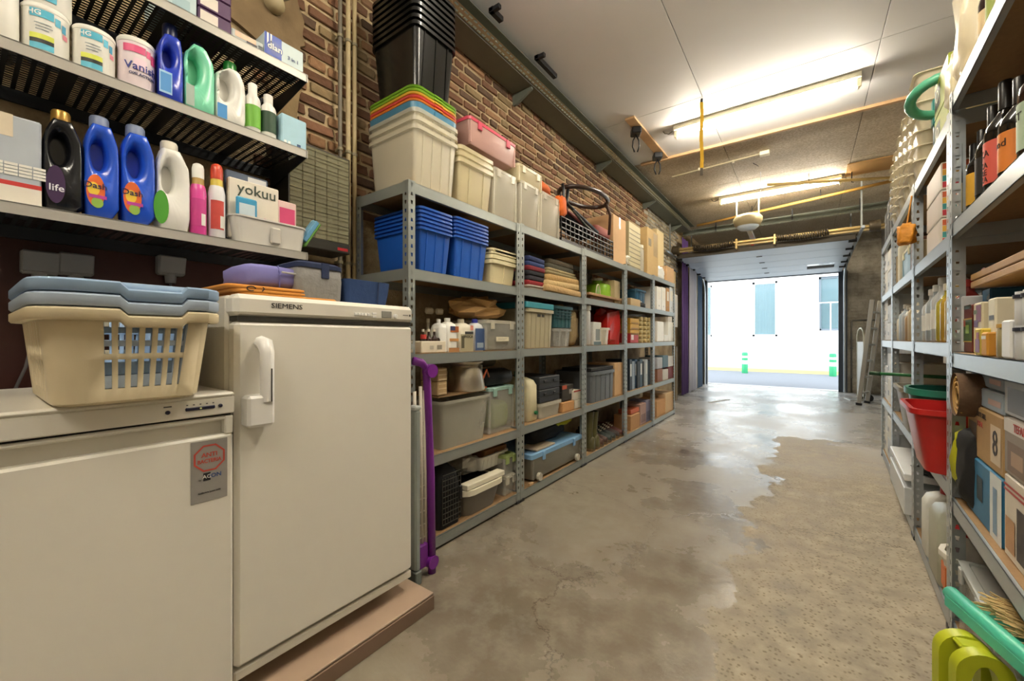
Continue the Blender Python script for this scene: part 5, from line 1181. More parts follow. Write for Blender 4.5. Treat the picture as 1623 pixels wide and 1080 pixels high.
T = putL(1, 0, .01, 'underbed_box', 'long grey clear underbed box with a light blue lid and wheels', 'box', b_lidbox, 847, 926, 708, .38, None, m('#8f8c80', .3, 0, .05, 10, 0, .75), m('#7ba6cc', .4), hh=.19, zb=.018, lidh=.035)
for x in (-.3, .3): mk('wheel', mv(rt(lathe([(.028, -.01), (.03, 0), (.028, .012)], 16), 'X', PI / 2), x, .002, .014), m('#b9b4a4', .4), T, 40)
putL(1, 0, .1, 'black_bag', 'black sports bag lying on the underbed box', 'bag', b_blob, 846, 906, 0, .3, None, BLACKM, 5, .14, .5, zb=.212, hh=.14)
putL(1, 0, .03, 'magazine', 'pale magazine lying at the edge of the underbed box', 'magazine', b_box, 851, 880, 0, .15, None, m('#ab9d88', .6), zb=.211, hh=.012)
putL(1, 0, .06, 'safety_vest', 'bright yellow vest bunched up on the black bag', 'vest', b_blob, 890, 922, 0, .2, None, m('#b9b81e', .7, 0, .1, 14, .3), 14, .28, .7, 3, None, True, zb=.3, hh=.12)
T = putL(1, 0, .005, 'wood_block', 'short wooden offcuts lying in front of the underbed box', 'wood', b_box, 840, 846, 0, .02, None, PINE, hh=.02)
sh = [('#4e4a26', 'olive rubber', 1, .36), ('#55512a', 'olive rubber', 1, .35), ('#4f3020', 'brown leather', 0, .16), ('#472c1e', 'brown leather', 0, .16), ('#2c3631', 'dark green', 0, .13), ('#29302d', 'dark green', 0, .13), ('#3a2a24', 'dark brown', 0, .12), ('#55281f', 'rust red', 0, .12)]
ys = at(938, 690, XL - .02).y; ye = at(989, 690, XL - .02).y
for i, (c_, nm, bt, h_) in enumerate(sh):
    y = ys + (ye - ys) * (i + .5) / 8
    T = thing('boot' if bt else 'shoe', (('tall olive rubber boot standing next to the rack post', 'tall olive rubber boot next to the brown shoes')[i] if bt else ('brown leather shoe beside the rubber boots', 'brown leather shoe beside the green shoes', 'dark green shoe beside the brown leather pair', 'dark green shoe beside the dark brown one', 'dark brown shoe beside the rust red one', 'rust red shoe at the end of the shoe row')[i - 2]), 'boot' if bt else 'shoe', (XL - .015, y, lz(2, 0) + .002), PI / 2, 'footwear on the bottom shelf')
    b_shoe(T, .092, .29, h_, m(c_, .6, 0, .15, 20), '#6f5a3a', bool(bt))
    if bt: T.rotation_euler[2] = -PI / 2; T.location.x = XL - .31
putL(2, 0, .33, 'dark_bag', 'dark bag lying behind the row of shoes', 'bag', b_blob, 950, 986, 655, .09, None, m('#1d2426', .8), 6, .1)
putL(3, 0, .03, 'carton', 'low brown carton at the front of the fourth rack floor', 'box', b_box, 1000, 1014, 657, .2, None, KRAFT, flap=True)
putL(3, 0, .05, 'orange_packet', 'orange folded packet lying on the low brown carton', 'packet', b_box, 1000, 1013, 0, .15, None, m('#b3532a', .5), zb=at(1007, 657, XL - .03).z - lz(3, 0) + .003, hh=.05)
putL(3, 0, .04, 'printed_carton', 'pinkish printed carton beside the low brown one', 'box', b_box, 1015, 1024, 640, .22, None, m('#a98a80', .6), None, [(.1, .9, .1, .5, '#7a5c58')])
putL(3, 0, .04, 'printed_carton', 'violet grey printed carton beside the pinkish one', 'box', b_box, 1025, 1034, 634, .22, None, m('#7c7a90', .6), None, [(.1, .9, .1, .5, '#55546a')])
putL(4, 0, .03, 'carton', 'open cardboard box on the floor level of the last rack', 'box', b_box, 1041, 1055, 634, .3, None, KRAFT, None, None, None, False, False)
putL(4, 0, .02, 'carton', 'large cream cardboard box at the end of the last rack', 'box', b_box, 1056, 1069, 622, .32, None, m('#c7a981', .8), flap=True)

# ================================================================ IN FRONT OF THE FIRST RACK
PUR = m('#74248c', .35, 0, .04)
xd = -1.455
T = thing('drying_rack', 'folded purple and white clothes drying rack leaning beside the freezer', 'drying rack', (xd, 1.268, .0), PI / 2)
mk('leg', tube([(.055, -.03, .0), (.052, -.025, .45), (.03, -.02, .96), (.0, -.02, .99), (-.04, -.01, 1.0)], .019, 10), PUR, T, True)
mk('leg', tube([(-.07, .02, .03), (-.068, .02, .95)], .011, 10), PUR, T, True)
for x, z1 in ((-.035, .86), (.0, .88), (.022, .86)): mk('rail', tube([(x + .012, -.012, .1), (x, -.012, z1)], .008, 8), m('#ddd5c4', .4), T, True)
mk('hinge', join(mv(rt(lathe([(.032, -.02), (.032, .02)], 16), 'X', PI / 2), .045, -.028, .95)), PUR, T, 40); mk('hinge', mv(rt(lathe([(.03, -.02), (.03, .02)], 16), 'X', PI / 2), .05, -.03, .055), PUR, T, 40)
mk('bracket', box(-.02, .035, -.03, .01, .04, .15, .006), PUR, T)
for i in range(11): mk('wire', tube([(-.06, -.012, .18 + i * .06), (.05, -.014, .175 + i * .06)], .0025, 5), m('#cfc8b8', .4), T)
T = thing('ironing_board_leg', 'grey painted board edge standing between the freezer and the drying rack', 'board', (-1.42, 1.215, .0), PI / 2)
mk('leg', box(-.012, .02, -.02, .03, .06, .78, .008), m('#97a09a', .45), T); mk('foot', box(-.014, .022, -.024, .034, 0, .06, .004), m('#6f7672', .5), T); mk('cap', box(-.014, .022, -.022, .032, .78, .8, .006), m('#bfc4bf', .4), T)
# ================================================================ GOODS ON THE RACKS OPPOSITE
GLB = m('#14120e', .08, 0, .05); GLBR = m('#2a1710', .08, 0, .05); GLG = m('#141c14', .08, 0, .05)
wine = [(1611, '#a9bba4', 'pale green', 'AT', .085, .33, GLBR), (1581, '#d17a2c', 'orange', 'quod', .082, .3, GLB), (1558, '#c9584a', 'red', 'EKA', .092, .36, GLB), (1545, '#1f1d1a', 'black', None, .08, .33, GLB), (1531, '#c99a2e', 'golden yellow', None, .078, .3, GLB), (1520, '#a8a080', 'cream', None, .074, .29, GLG), (1513, '#2d3f70', 'dark blue', None, .07, .29, GLB), (1507.5, '#d9d2c4', 'white', None, .07, .26, GLBR)]
def s_left(u, r, inset=.03):
    """place along the rack at which a bottle's far edge meets pixel column u"""
    q = ray(u, 500); want = math.atan2(q.y, q.x); lo, hi = .8, 2.6
    for _ in range(40):
        mid = (lo + hi) / 2; p = rpos(mid, inset + r)
        if math.atan2(p.y, p.x) + math.asin(r / p.length) < want: lo = mid
        else: hi = mid
    return lo
wine = [(s_left(q[0], q[4] / 2), *q[1:]) for q in wine]
for i, (s_, lc, nm, tx, dm_, h_, mt) in enumerate(wine):
    T = putR(0, 3, .03, 'wine_bottle', 'dark wine bottle with a ' + nm + ' label on the tall zinc rack', 'bottle', b_bottle, s_ - dm_ / 2, s_ + dm_ / 2, h_, dm_, 'wine bottles in a row', mt, m('#17130f', .35), .56, .3, None, (lc, .14, .5), .24, None, 20)
    if tx:
        text(tx, .03, m('#2b211c', .6), T, (.0, -.0012, h_ * .4), bend=dm_ / 2 + .001)
        if tx == 'EKA':
            for q, zz in (('KA', .3), ('RE', .24), ('KA', .18)): text(q, .026, m('#2b211c', .6), T, (.006, -.0012, h_ * zz), bend=dm_ / 2 + .001)
for i, s_ in enumerate((1.45, 1.6, 1.74, 1.86, 1.97)):
    putR(0, 3, .16, 'wine_bottle', 'plain dark bottle in the back row, ' + ('first', 'second', 'third', 'fourth', 'fifth')[i] + ' along behind the labelled wines', 'bottle', b_bottle, s_ - .04, s_ + .04, .31 - .01 * i, .08, 'back row of bottles', GLB, m('#1c2430', .35), .58, .36)
# top of the tall rack: bottles and the big plastic bag
for i, (s_, lc) in enumerate(((1.68, '#c9c49c'), (1.78, '#b98a4a'), (1.88, '#8d9a4e'), (1.97, '#c7b28a'))):
    putR(0, 4, .03, 'bottle', ('amber bottle with a cream label', 'amber bottle with a tan label', 'amber bottle with a green label', 'amber bottle with a sand label')[i] + ' on top of the tall zinc rack', 'bottle', b_bottle, s_ - .038, s_ + .038, .3, .076, 'bottles on the tall rack', GLBR, m('#b4ad9c', .35), .58, .36, None, (lc, .2, .5))
BAG = m('#e9dfc0', .25, 0, .08, 10, .5, .7)
putR(0, 4, .0, 'plastic_bag', 'tall translucent plastic bag with a yellow top hanging over the rack corner', 'bag', b_blob, 2.03, 2.19, .46, .2, None, BAG, 3, .1, .5, 2.5)
putR(1, 4, .0, 'plastic_bag', 'flat translucent plastic bag beside the tall one', 'bag', b_blob, 2.22, 2.34, .28, .16, None, BAG, 8, .1, .5, 2.5)
GB = m('#9aa638', .5, 0, .08)
for i in range(2): putR(1, 4, .03, 'green_carton', ('lime green carton, lower one beside the mint ring', 'lime green carton, upper one beside the mint ring')[i], 'box', b_box, 2.42, 2.72, .165, .2, 'lime cartons', GB, None, [(.05, .45, .2, .8, '#2f3a1c')], [('O', .5, .25, .5, '#dfe0c8')], zb=i * .167)
MNT = m('#55ab88', .4, 0, .05)
p = rpos(2.75, -.06); T = thing('mop_ring', 'mint green plastic ring with a clamp resting on the rack top', 'mop', (p.x, p.y, 1.945), RA)
mk('ring', tube([(.11 * math.cos(a), .12 + .11 * math.sin(a), .3 + .04 * math.cos(a)) for a in [i * 2 * PI / 20 for i in range(20)]], .022, 8, True), MNT, T, True); mk('clamp', box(-.15, -.09, .1, .15, .2, .34, .01), m('#3c8a86', .4), T); mk('stick', tube([(-.12, .12, .0), (-.12, .12, .24)], .016, 8), m('#1e4f58', .4), T, True)
CUP = m('#e2d8bc', .2, 0, .06, 12, .15, .66)
def b_cups(T, w, d, h, mat, n=7):
    r = w / 2
    for i in range(n): mk('cup', mv(loft([(h * i / n, r * .74, r * .74, r * .3), (h * (i + .9) / n, r * .86, r * .86, r * .3), (h * (i + .92) / n, r * 1.0, r * 1.0, r * .3), (h * (i + 1.0) / n, r * .98, r * .98, r * .3)], 3), 0, r, 0), mat, T, 40)
for i, s_ in enumerate((3.02, 3.24, 3.46, 3.68, 3.9, 4.12)):
    putR(1 if s_ < 3.14 else 2, 4, -.02, 'cup_stack', 'stack of square translucent tubs, ' + ('first beside the mint ring', 'second along', 'third along', 'fourth along', 'fifth along', 'last towards the garage door')[i] + ' on the rack tops', 'tubs', b_cups, s_ - .1, s_ + .1, .52 - .02 * i, .2, 'stacks of clear tubs', CUP, 7)
# level with striped boxes
for i in range(3):
    T = putR(1, 3, .02, 'striped_box', ('rainbow striped carton, lowest of three', 'rainbow striped carton, middle of three', 'rainbow striped carton, uppermost of three')[i], 'box', b_box, 2.5, 2.85, .118, .2, 'striped cartons', m('#cfc6b8', .5), None, [(.1, .9, .1, .9, '#d5cabf')], zb=i * .12)
    for j, c_ in enumerate(('#b5303c', '#3a8f8c', '#d9a63a', '#c4592c')): mk('stripe', rect(.005, .195, .01 + j * .026, .034 + j * .026), m(c_, .5), T).matrix_local = Matrix.Translation((.1752, 0, 0)) @ Matrix.Rotation(PI / 2, 4, 'Z')
putR(1, 3, .02, 'dark_packet', 'black and silver packet lying in front of the striped cartons', 'packet', b_blob, 2.25, 2.42, .1, .16, None, m('#26241f', .35, 0, .1, 14, .5), 5, .15)
T = putR(1, 3, -.07, 'net_bag', 'orange net bag hanging from the rack post', 'bag', b_blob, 3.02, 3.14, .12, .08, None, m('#cf8a26', .6, 0, .2, 40, .6), 6, .2, zb=.12); mk('string', tube([(0, .04, .1), (0, .06, .26)], .004, 5), m('#cf8a26', .6), T)
putR(2, 3, .03, 'plastic_container', 'blue and white plastic container with a cream lid', 'container', b_lidbox, 3.5, 3.95, .2, .25, None, m('#8fb0bd', .4), m('#d6cfae', .4))
for i, (s0, c_, h_, nm) in enumerate(((3.2, '#b9a67c', .16, 'sand coloured'), (3.32, '#6e4a32', .2, 'brown'), (3.98, '#cfc9b4', .27, 'cream'), (4.1, '#9b8a68', .22, 'olive'))):
    putR(2, 3, .02, 'carton', nm + ' narrow carton beside the blue and white container', 'box', b_box, s0, s0 + .1, h_, .2, 'narrow cartons', m(c_, .7))
# level with jars
for i, (s_, c_, cp, nm, h_) in enumerate(((2.3, '#a33a34', '#c8382e', 'red lidded jar', .24), (2.42, '#c9a63a', '#d9d4c0', 'yellow oil bottle', .26), (2.52, '#c7a13a', '#d9d4c0', 'golden oil bottle', .26), (2.62, '#c3b23c', '#d9d4c0', 'pale yellow oil bottle', .26), (2.74, '#c2c6c6', '#b9bcbc', 'clear glass carafe', .3), (2.88, '#a9b4b8', '#cfcfca', 'grey glass bottle', .28), (3.0, '#d0d4d2', '#d8d8d2', 'frosted glass bottle', .27))):
    putR(1, 2, .02, 'bottle', nm + ' standing in the shared row of glassware', 'bottle', b_bottle, s_ - .045, s_ + .045, h_, .09, 'glassware row', m(c_, .12, 0, .05, 10, 0, .85), cp, .62, .4, None, ('#dcdcd4', .2, .5) if i > 3 else None)
for i, s_ in enumerate((3.25, 3.4, 3.55, 3.7, 3.86, 4.02, 4.15)):
    putR(2, 2, .02, 'bottle', ('white', 'cream', 'beige', 'tan', 'grey', 'pale blue', 'ivory')[i] + ' plastic bottle beyond the row of glassware', 'bottle', b_bottle, s_ - .05, s_ + .05, .22 + .02 * (i % 3), .1, 'plastic bottles', m(('#d9d9d4', '#d6cdb2', '#c3b38f', '#a98c64', '#a5a8a8', '#b5c3cc', '#ddd8c6')[i], .4), '#c9c4b4', .66, .45)
k = 0
for lev in (0, 1, 2, 3):
    for j in range(3):
        z_ = 0
        for i in range(2):
            putR(3, lev, .02, 'white_carton', ('small', 'wide', 'plain')[j] + ' white carton, ' + ('lower', 'upper')[i] + ' of two, on the ' + ('floor', 'second', 'middle', 'fourth')[lev] + ' level beside the ladders', 'box', b_box, 4.28 + j * .29, 4.55 + j * .29, .15 + .03 * ((j + lev) % 3), .3, 'white cartons by the ladders', m(('#d3d6d6', '#c7ccd0', '#dad8d0')[(j + i + lev) % 3], .6), None, [(.1, .5, .3, .5, '#8d949a')], zb=z_)
            z_ += .15 + .03 * ((j + lev) % 3) + .002
for j in range(4): putR(3, 4, .02, 'black_case', 'slim black case standing on top of the rack nearest the ladders, ' + ('first', 'second', 'third', 'fourth')[j] + ' along', 'case', b_box, 4.28 + j * .22, 4.46 + j * .22, .45 - .05 * j, .25, 'black cases', m('#26241f', .6), None, [(.1, .9, .6, .66, '#8d8a80')])
# near rack, middle level: food
T = putRu(0, 2, .03, 'white_carton', 'white carton stack edge beside the soup boxes', 'box', b_box, 1506, 1516, 475, .25, None, m('#dfe2e2', .6), None, [(0, 1, .24, .25, '#8f9698'), (0, 1, .5, .51, '#8f9698'), (0, 1, .75, .76, '#8f9698')])
T = putRu(0, 2, .08, 'soup_box', 'blue soup carton with an orange oval behind the tomato jar packet', 'box', b_box, 1517, 1569, 466, .14, None, m('#1f5c80', .5), None, None, [('cal', .12, .85, .86, '#cfe0e4')])
mk('logo_oval', disc(.05, 22, -.001, -.03, .275, .026), m('#d0662a', .5), T)
T = putRu(0, 2, .035, 'jar_packet', 'packet printed with a tomato jar and green leaves', 'box', b_box, 1518, 1541, 486, .03, None, m('#6e2a1c', .5), None, [(0, 1, .24, .7, '#3b5a24'), (0, 1, .69, .72, '#c9a52e'), (.0, 1, .22, .24, '#c9a52e'), (.1, .9, .92, 1, '#31402a'), (.3, .7, .4, .58, '#7fa63c'), (.05, .3, .55, .68, '#b3492c')])
T = putRu(0, 2, .03, 'pasta_bag', 'cream packet with purple grapes print', 'packet', b_box, 1543, 1556, 481, .05, None, m('#d6cdae', .6), None, [(.35, .95, .62, .95, '#7a2c4a'), (.1, .6, .52, .66, '#56285c'), (.05, .5, .78, .86, '#5d6a3a')])
T = putRu(0, 2, .0, 'pasta_bag', 'small packet with grapes and a yellow top in front', 'packet', b_box, 1544, 1554, 522, .03, None, m('#c9b23c', .6), None, [(.2, .9, .1, .6, '#6d2c4e'), (.4, .8, .6, .85, '#8c2f3c')])
T = putRu(0, 2, .0, 'nut_packet', 'small orange packet beside the grape packets', 'packet', b_box, 1555, 1564, 528, .03, None, m('#c98f2e', .6), None, [(.1, .9, .7, .85, '#e4dfc8')])
T = putRu(0, 2, .02, 'cereal_box', 'tall cream box between the packets and the yellow lidded jar', 'box', b_box, 1566, 1577, 474, .06, None, m('#ded9c2', .6), None, [(.2, .9, .62, .7, '#33332c'), (.2, .9, .3, .36, '#33332c'), (.1, .9, .05, .28, '#c7ad5c')])
T = putRu(0, 2, .1, 'storage_jar', 'large clear jar with a yellow lid and pasta inside', 'jar', b_lidbox, 1580, 1640, 478, .2, None, m('#b89a6c', .2, 0, .1, 10, 0, .85), m('#d6b01e', .35))
T = putRu(0, 2, .0, 'spice_jar', 'small jar with a pale wooden lid before the big jar', 'jar', b_bottle, 1573, 1585, 515, .07, None, m('#a89c74', .2), m('#c29a4a', .5), .78, .85)
T = putRu(0, 2, .0, 'white_box', 'plain white upright box beside the white rolls', 'box', b_box, 1587, 1601, 509, .08, None, m('#e4e6e6', .5))
for i in range(2):
    for j in range(2):
        T = putRu(0, 2, -.0, 'white_mug', ('lower', 'upper')[i] + ' white mug with a dark rim, ' + ('beside the plain white box', 'away from the plain white box')[j], 'mug', b_bottle, 1603 + j * 13, 1613 + j * 13, 540, .07, 'white mugs', m('#e2e5e8', .35), m('#30323c', .4), .9, .98, hh=.075, zb=i * .077)
for i in range(2):
    T = putR(0, 2, .04, 'kraft_roll', ('lower', 'upper')[i] + ' flat brown wrapped pack lying over the food boxes', 'pack', b_box, 1.25, 2.12, .022, .2, 'wrapped packs', m('#b98f58', .5, 0, .1, 9, .3), zb=.225 + i * .026)
putR(0, 2, .28, 'red_pot', 'red enamel pot standing at the back above the wrapped packs', 'pot', b_bottle, 1.75, 1.95, .33, .2, None, m('#9c1f26', .25), m('#9c1f26', .3), .85, .8)
# near rack, boxes level
BG = m('#9fb0c0', .5, 0, .08, 10)
T = putRu(0, 1, .03, 'blue_box', 'bright blue picture carton at the bottom under the raclette box', 'box', b_box, 1532, 1588, 0, .34, None, m('#2f7399', .5), None, [(.72, 1, 0, 1, '#dfe3e0'), (.35, .52, .35, .75, '#2a3a44'), (.05, .12, .5, .95, '#b5cfdc'), (.8, .9, .1, .8, '#7f9cb4')], hh=.19)
T = putRu(0, 1, .035, 'raclette_box', 'brown raclette grill carton with a large figure eight', 'box', b_box, 1534, 1590, 0, .34, None, m('#b08f60', .7, 0, .1), None, [(.7, .95, .14, .8, '#d6c3a4'), (.05, .3, .3, .66, '#5a4632')], [('RACLETTE GRILL', .13, .42, .86, '#3a2c22', .8), ('TEFAL', .14, .42, .68, '#a83a2c'), ('8', .62, .825, .48, '#33281e')], zb=.192, hh=.17)
for i in range(2): T = putRu(0, 1, .04 + .01 * i, 'glass_box', ('pale blue glassware carton lying on the raclette box', 'pale blue glassware carton lying above the other one')[i], 'box', b_box, 1536 + 4 * i, 1590, 0, .34, 'pale blue cartons', BG, None, [(.62, .95, .3, .6, '#c7a9a4')], None, zb=.364 + i * .062, hh=.06) if i == 0 else putRu(0, 1, .05, 'glass_box', 'pale blue glassware carton lying above the other one', 'box', b_box, 1540, 1590, 0, .34, 'pale blue cartons', BG, None, [(.62, .95, .3, .6, '#c7a9a4')], None, zb=.426, hh=.055)
T = putRu(0, 1, .03, 'photo_box', 'white carton with a red double line and a dark photo', 'box', b_box, 1592, 1660, 0, .34, None, m('#d9d0c0', .6), None, [(0, 1, .8, .83, '#b03a34'), (0, 1, .86, .89, '#b03a34'), (.35, .95, .1, .7, '#3b3330'), (.05, .3, .1, .5, '#b98e64')], hh=.22)
T = putRu(0, 1, .03, 'tefal_box', 'carton with red brand letters and a food photo', 'box', b_box, 1592, 1660, 0, .34, None, m('#94897c', .6), None, [(0, 1, .76, 1, '#d8d3cc'), (.1, .95, .08, .6, '#76604f'), (.2, .5, .2, .45, '#a98a6c')], [('TEFAL', .2, .42, .87, '#b0332c')], zb=.222, hh=.15)
T = putRu(0, 1, .04, 'grey_box', 'grey and white photo carton on top of the carton with red letters', 'box', b_box, 1592, 1660, 0, .32, None, m('#b9bcc0', .6), None, [(.1, .6, .1, .7, '#7c7f84')], zb=.374, hh=.11)
LIME = m('#b3b31e', .5, 0, .08)
T = putR(0, 1, .0, 'sports_bag', 'black and lime round bag squeezed beside the raclette box', 'bag', b_blob, 1.995, 2.185, .3, .26, None, BLACKM, 6, .08, .55)
mk('panel', mv(blob(.1, .27, .24, 4, .06, 16, 10, .5), -.045, .125, .035), LIME, T, True)
T = putR(0, 1, .0, 'rolled_rug', 'rolled patterned rug lying on the black and lime bag', 'rug', lambda T, w, d, h: None, 1.95, 2.15, .13, .4, zb=.318)
mk('roll', mv(rt(lathe([(.02, 0), (.07, 0), (.074, .01), (.072, -.4), (.02, -.4)], 18, False, False), 'X', PI / 2), 0, .0, .074), m('#5d4632', .9, 0, .4, 40, .4), T, 50)
V = [( (.02 + .05 * i / 40) * math.cos(i * .45), -.001, .074 + (.02 + .05 * i / 40) * math.sin(i * .45)) for i in range(41)]; mk('spiral_edge', tube(V, .005, 5), m('#b08a4e', .9), T, True)
# near rack floor level
for i, (a, c_, nm) in enumerate(((1.78, 2.14, 'clear lidded box with dark things inside, standing by the rack post'), (1.4, 1.74, 'clear lidded box beside the mint dustpan'))):
    T = putR(0, 0, .01, 'clear_box', nm, 'box', b_lidbox, a, c_, .25, .4, None, CLEAR, m('#b9bcb8', .25, 0, .04, 10, 0, .7))
    putR(0, 0, .06, 'dark_bundle', ('dark bundle packed in the clear box by the rack post', 'dark bundle packed in the clear box beside the dustpan')[i], 'bundle', b_box, a + .05, c_ - .05, .15, .28, None, m('#4d5358', .8, 0, .2), zb=.012)
# tubs on the second rack
T = putR(1, 1, -.08, 'red_tub', 'bright red plastic tub sticking out of the rack', 'tub', b_crate, 2.32, 2.72, .26, .4, None, m('#b3211f', .3), taper=.8, ribs=0, rimh=.02, r=.05, grip=False)
T = putR(1, 1, -.04, 'green_tub', 'dark green round tub standing behind the red one', 'tub', b_crate, 2.74, 3.1, .3, .38, None, m('#1d5a4c', .35), taper=.8, ribs=0, rimh=.03, r=.14, rim=m('#2a7a66', .35), grip=False)
T = putR(2, 1, -.03, 'grey_tub', 'beige grey plastic tub beyond the green tub', 'tub', b_crate, 3.25, 3.65, .26, .36, None, m('#8f8a7c', .45), taper=.82, ribs=0, r=.04, grip=False)
putR(1, 1, .3, 'white_sprayer', 'white watering bottle behind the red tub', 'bottle', b_bottle, 2.3, 2.46, .38, .16, None, WHITE, WHITE, .6, .4)
putR(2, 1, .04, 'black_helmet', 'black rounded cover lying beyond the grey tub', 'cover', b_blob, 3.7, 4.0, .2, .3, None, BLACKM, 4, .08)
T = putR(1, 0, .0, 'jerrycan', 'clear water canister with a green cap on the bottom shelf', 'canister', b_jerry, 2.42, 2.66, .36, .2, None, m('#b9baa6', .3, 0, .05, 10, 0, .8), m('#1d5c30', .4))
T = putR(1, 0, -.0, 'jerrycan', 'slim white canister with a red cap next to the green capped one', 'canister', b_jerry, 2.7, 2.86, .34, .18, None, m('#dcdcd4', .4), m('#a8282a', .4))
T = putR(1, 0, .0, 'bucket', 'white bucket with an orange label carrying a small red lidded tub', 'bucket', b_crate, 2.22, 2.41, .2, .19, None, m('#e0ddd2', .4), taper=.88, ribs=0, rimh=.02, r=.09, grip=False)
mk('label', box(-.05, .03, .002, .006, .05, .14), m('#cc6a2c', .5), T)
T = putR(1, 0, .02, 'tub', 'small tub with a bright red lid standing in the white bucket', 'tub', b_tub, 2.24, 2.39, .12, .15, None, m('#d5cfc4', .4), m('#b8242a', .35), None, None, .95, .2, [(-.8, .8, .2, .6, '#55434a')], zb=.19)
for i in range(2): putR(2, 0, -.02, 'flat_pack', ('white shelf panel lying beneath the other, on the floor level', 'white shelf panel lying on top of the other, on the floor level')[i], 'panel', b_box, 3.3, 4.1, .04, .4, 'white shelf panels', m('#dfe2e4', .4), zb=.15 + i * .05) if i else putR(2, 0, -.02, 'flat_pack', 'white shelf panel lying on the bottom shelf under another', 'panel', b_box, 3.3, 4.1, .16, .4, 'white shelf panels', m('#d3d8da', .4))
putR(2, 0, .02, 'black_pump', 'black hand pump lying on the white panels', 'pump', b_blob, 3.25, 3.5, .1, .2, None, BLACK, 5, .2, zb=.24)
T = thing('broom', 'green broom handle sticking out of the rack into the aisle', 'broom', (*rpos(4.1, -.3), .84), RA); mk('handle', tube([(0, .17, 0), (.3, .6, .01)], .012, 8), m('#1f6b3a', .4), T, True); mk('grip', tube([(0, .17, 0), (.04, .227, .001)], .015, 8), m('#123f24', .5), T, True)
# foreground: lime stool, mint dustpan, hand brush
T = thing('step_stool', 'lime green plastic arched stool standing on the floor under the dustpan', 'stool', (.347, 1.50, 0), .25)
def archp(w, h, t, y0, y1):
    o = [(-w / 2, 0)] + [(-w / 2 * math.cos(a) ** 1, h - w / 2 + w / 2 * math.sin(a)) for a in [i * PI / 12 for i in range(13)]] + [(w / 2, 0)]
    q = [(x * (1 - 2 * t / w), z if z < .01 else z - t) for x, z in o]; n = len(o)
    V = [(x, y0, z) for x, z in o] + [(x, y0, z) for x, z in q] + [(x, y1, z) for x, z in o] + [(x, y1, z) for x, z in q]; F = []
    for i in range(n - 1): F += [(i, i + 1, n + i + 1, n + i), (2 * n + i, 2 * n + i + 1, 3 * n + i + 1, 3 * n + i), (i, i + 1, 2 * n + i + 1, 2 * n + i), (n + i, n + i + 1, 3 * n + i + 1, 3 * n + i)]
    return V, F
LG = m('#b4bd22', .4, 0, .04)
mk('front_arch', archp(.11, .33, .028, -.03, .0), LG, T, 40); mk('back_arch', archp(.11, .33, .028, .04, .07), LG, T, 40); mk('step', box(-.03, .03, .0, .04, .312, .326, .005), LG, T)
T = thing('dustpan', 'mint green long dustpan lying on the lime stool', 'dustpan', (.335, 1.67, .345), RA)
MT = m('#4fc3a4', .35, 0, .04)
mk('rim', tube([(.0, 0, .03), (.12, .042, .03), (.3, .106, .03), (.5, .176, .03)], .019, 12), MT, T, True); mk('pan', rt(box(.02, .5, .012, .1, .012, .02, .003), 'Z', .34), MT, T); mk('lip', rt(box(.01, .5, -.02, -.012, -.002, .03, .002), 'Z', .34), MT, T)
T = thing('hand_brush', 'hand brush with beige bristles and a dark red handle in the dustpan', 'brush', (.40, 1.60, .365), RA + .3)
r_ = random.Random(3); sh = []
for i in range(240):
    x, y = r_.uniform(0, .26), r_.uniform(0, .05); sh.append(tube([(x, y + .04, .03 + r_.uniform(-.01, .02)), (x - .03 + r_.uniform(-.03, .02), y - .03, .025 + r_.uniform(-.015, .03))], .0018, 4))
mk('bristles', join(*sh), m('#cdb27c', .7), T)['kind'] = 'stuff'
mk('bristle_block', box(-.01, .27, .07, .11, .02, .055, .01), BLACKM, T); mk('handle', mv(rt(lathe([(.012, .02), (.018, .06), (.016, .18), (.008, .2)], 12), 'Y', PI / 2), .06, .1, .075), m('#8d2f2c', .35), T, True)

# ================================================================ GARAGE DOOR AND ITS GEAR
DW = m('#c3ccd6', .4, .1, .03, 4); DRK = m('#3c4146', .5, .4)
pa, pb = Vector((0, 7.9, 2.6)), Vector((0, 10.8, 2.49)); xl, xr = -1.93, .6
T = thing('sectional_door', 'white sectional garage door rolled up under the ceiling', 'door', (0, 0, 0))
n = 5
for i in range(n):
    a, c_ = pa.lerp(pb, i / n), pa.lerp(pb, (i + 1) / n - .004)
    if i == n - 1 or True:
        sh = []
        win = (i == 3)
        segs = [(xl, xr)] if not win else [(xl, .02), (.45, xr)]
        for (u0, u1) in segs: sh.append(([(u0, a.y, a.z), (u1, a.y, a.z), (u1, c_.y, c_.z), (u0, c_.y, c_.z), (u0, a.y, a.z + .045), (u1, a.y, a.z + .045), (u1, c_.y, c_.z + .045), (u0, c_.y, c_.z + .045)], [(0, 3, 2, 1), (4, 5, 6, 7), (0, 1, 5, 4), (1, 2, 6, 5), (2, 3, 7, 6), (3, 0, 4, 7)]))
        if win:
            for q0, q1 in ((0, .06), (.94, 1)):
                A, B = a.lerp(c_, q0), a.lerp(c_, q1); sh.append(([(.02, A.y, A.z), (.45, A.y, A.z), (.45, B.y, B.z), (.02, B.y, B.z), (.02, A.y, A.z + .045), (.45, A.y, A.z + .045), (.45, B.y, B.z + .045), (.02, B.y, B.z + .045)], [(0, 3, 2, 1), (4, 5, 6, 7), (0, 1, 5, 4), (1, 2, 6, 5), (2, 3, 7, 6), (3, 0, 4, 7)]))
        pn = mk('door_panel', join(*sh), DW, T)
        if win: A, B = a.lerp(c_, .06), a.lerp(c_, .94); mk('pane', box(.02, .45, A.y, B.y, (A.z + B.z) / 2 + .02, (A.z + B.z) / 2 + .025), m('#5d5f58', .1), pn)
    if 0 < i: mk('hinge', box(-.72, -.63, a.y - .03, a.y + .03, a.z - .008, a.z, .002), BLACK, T)
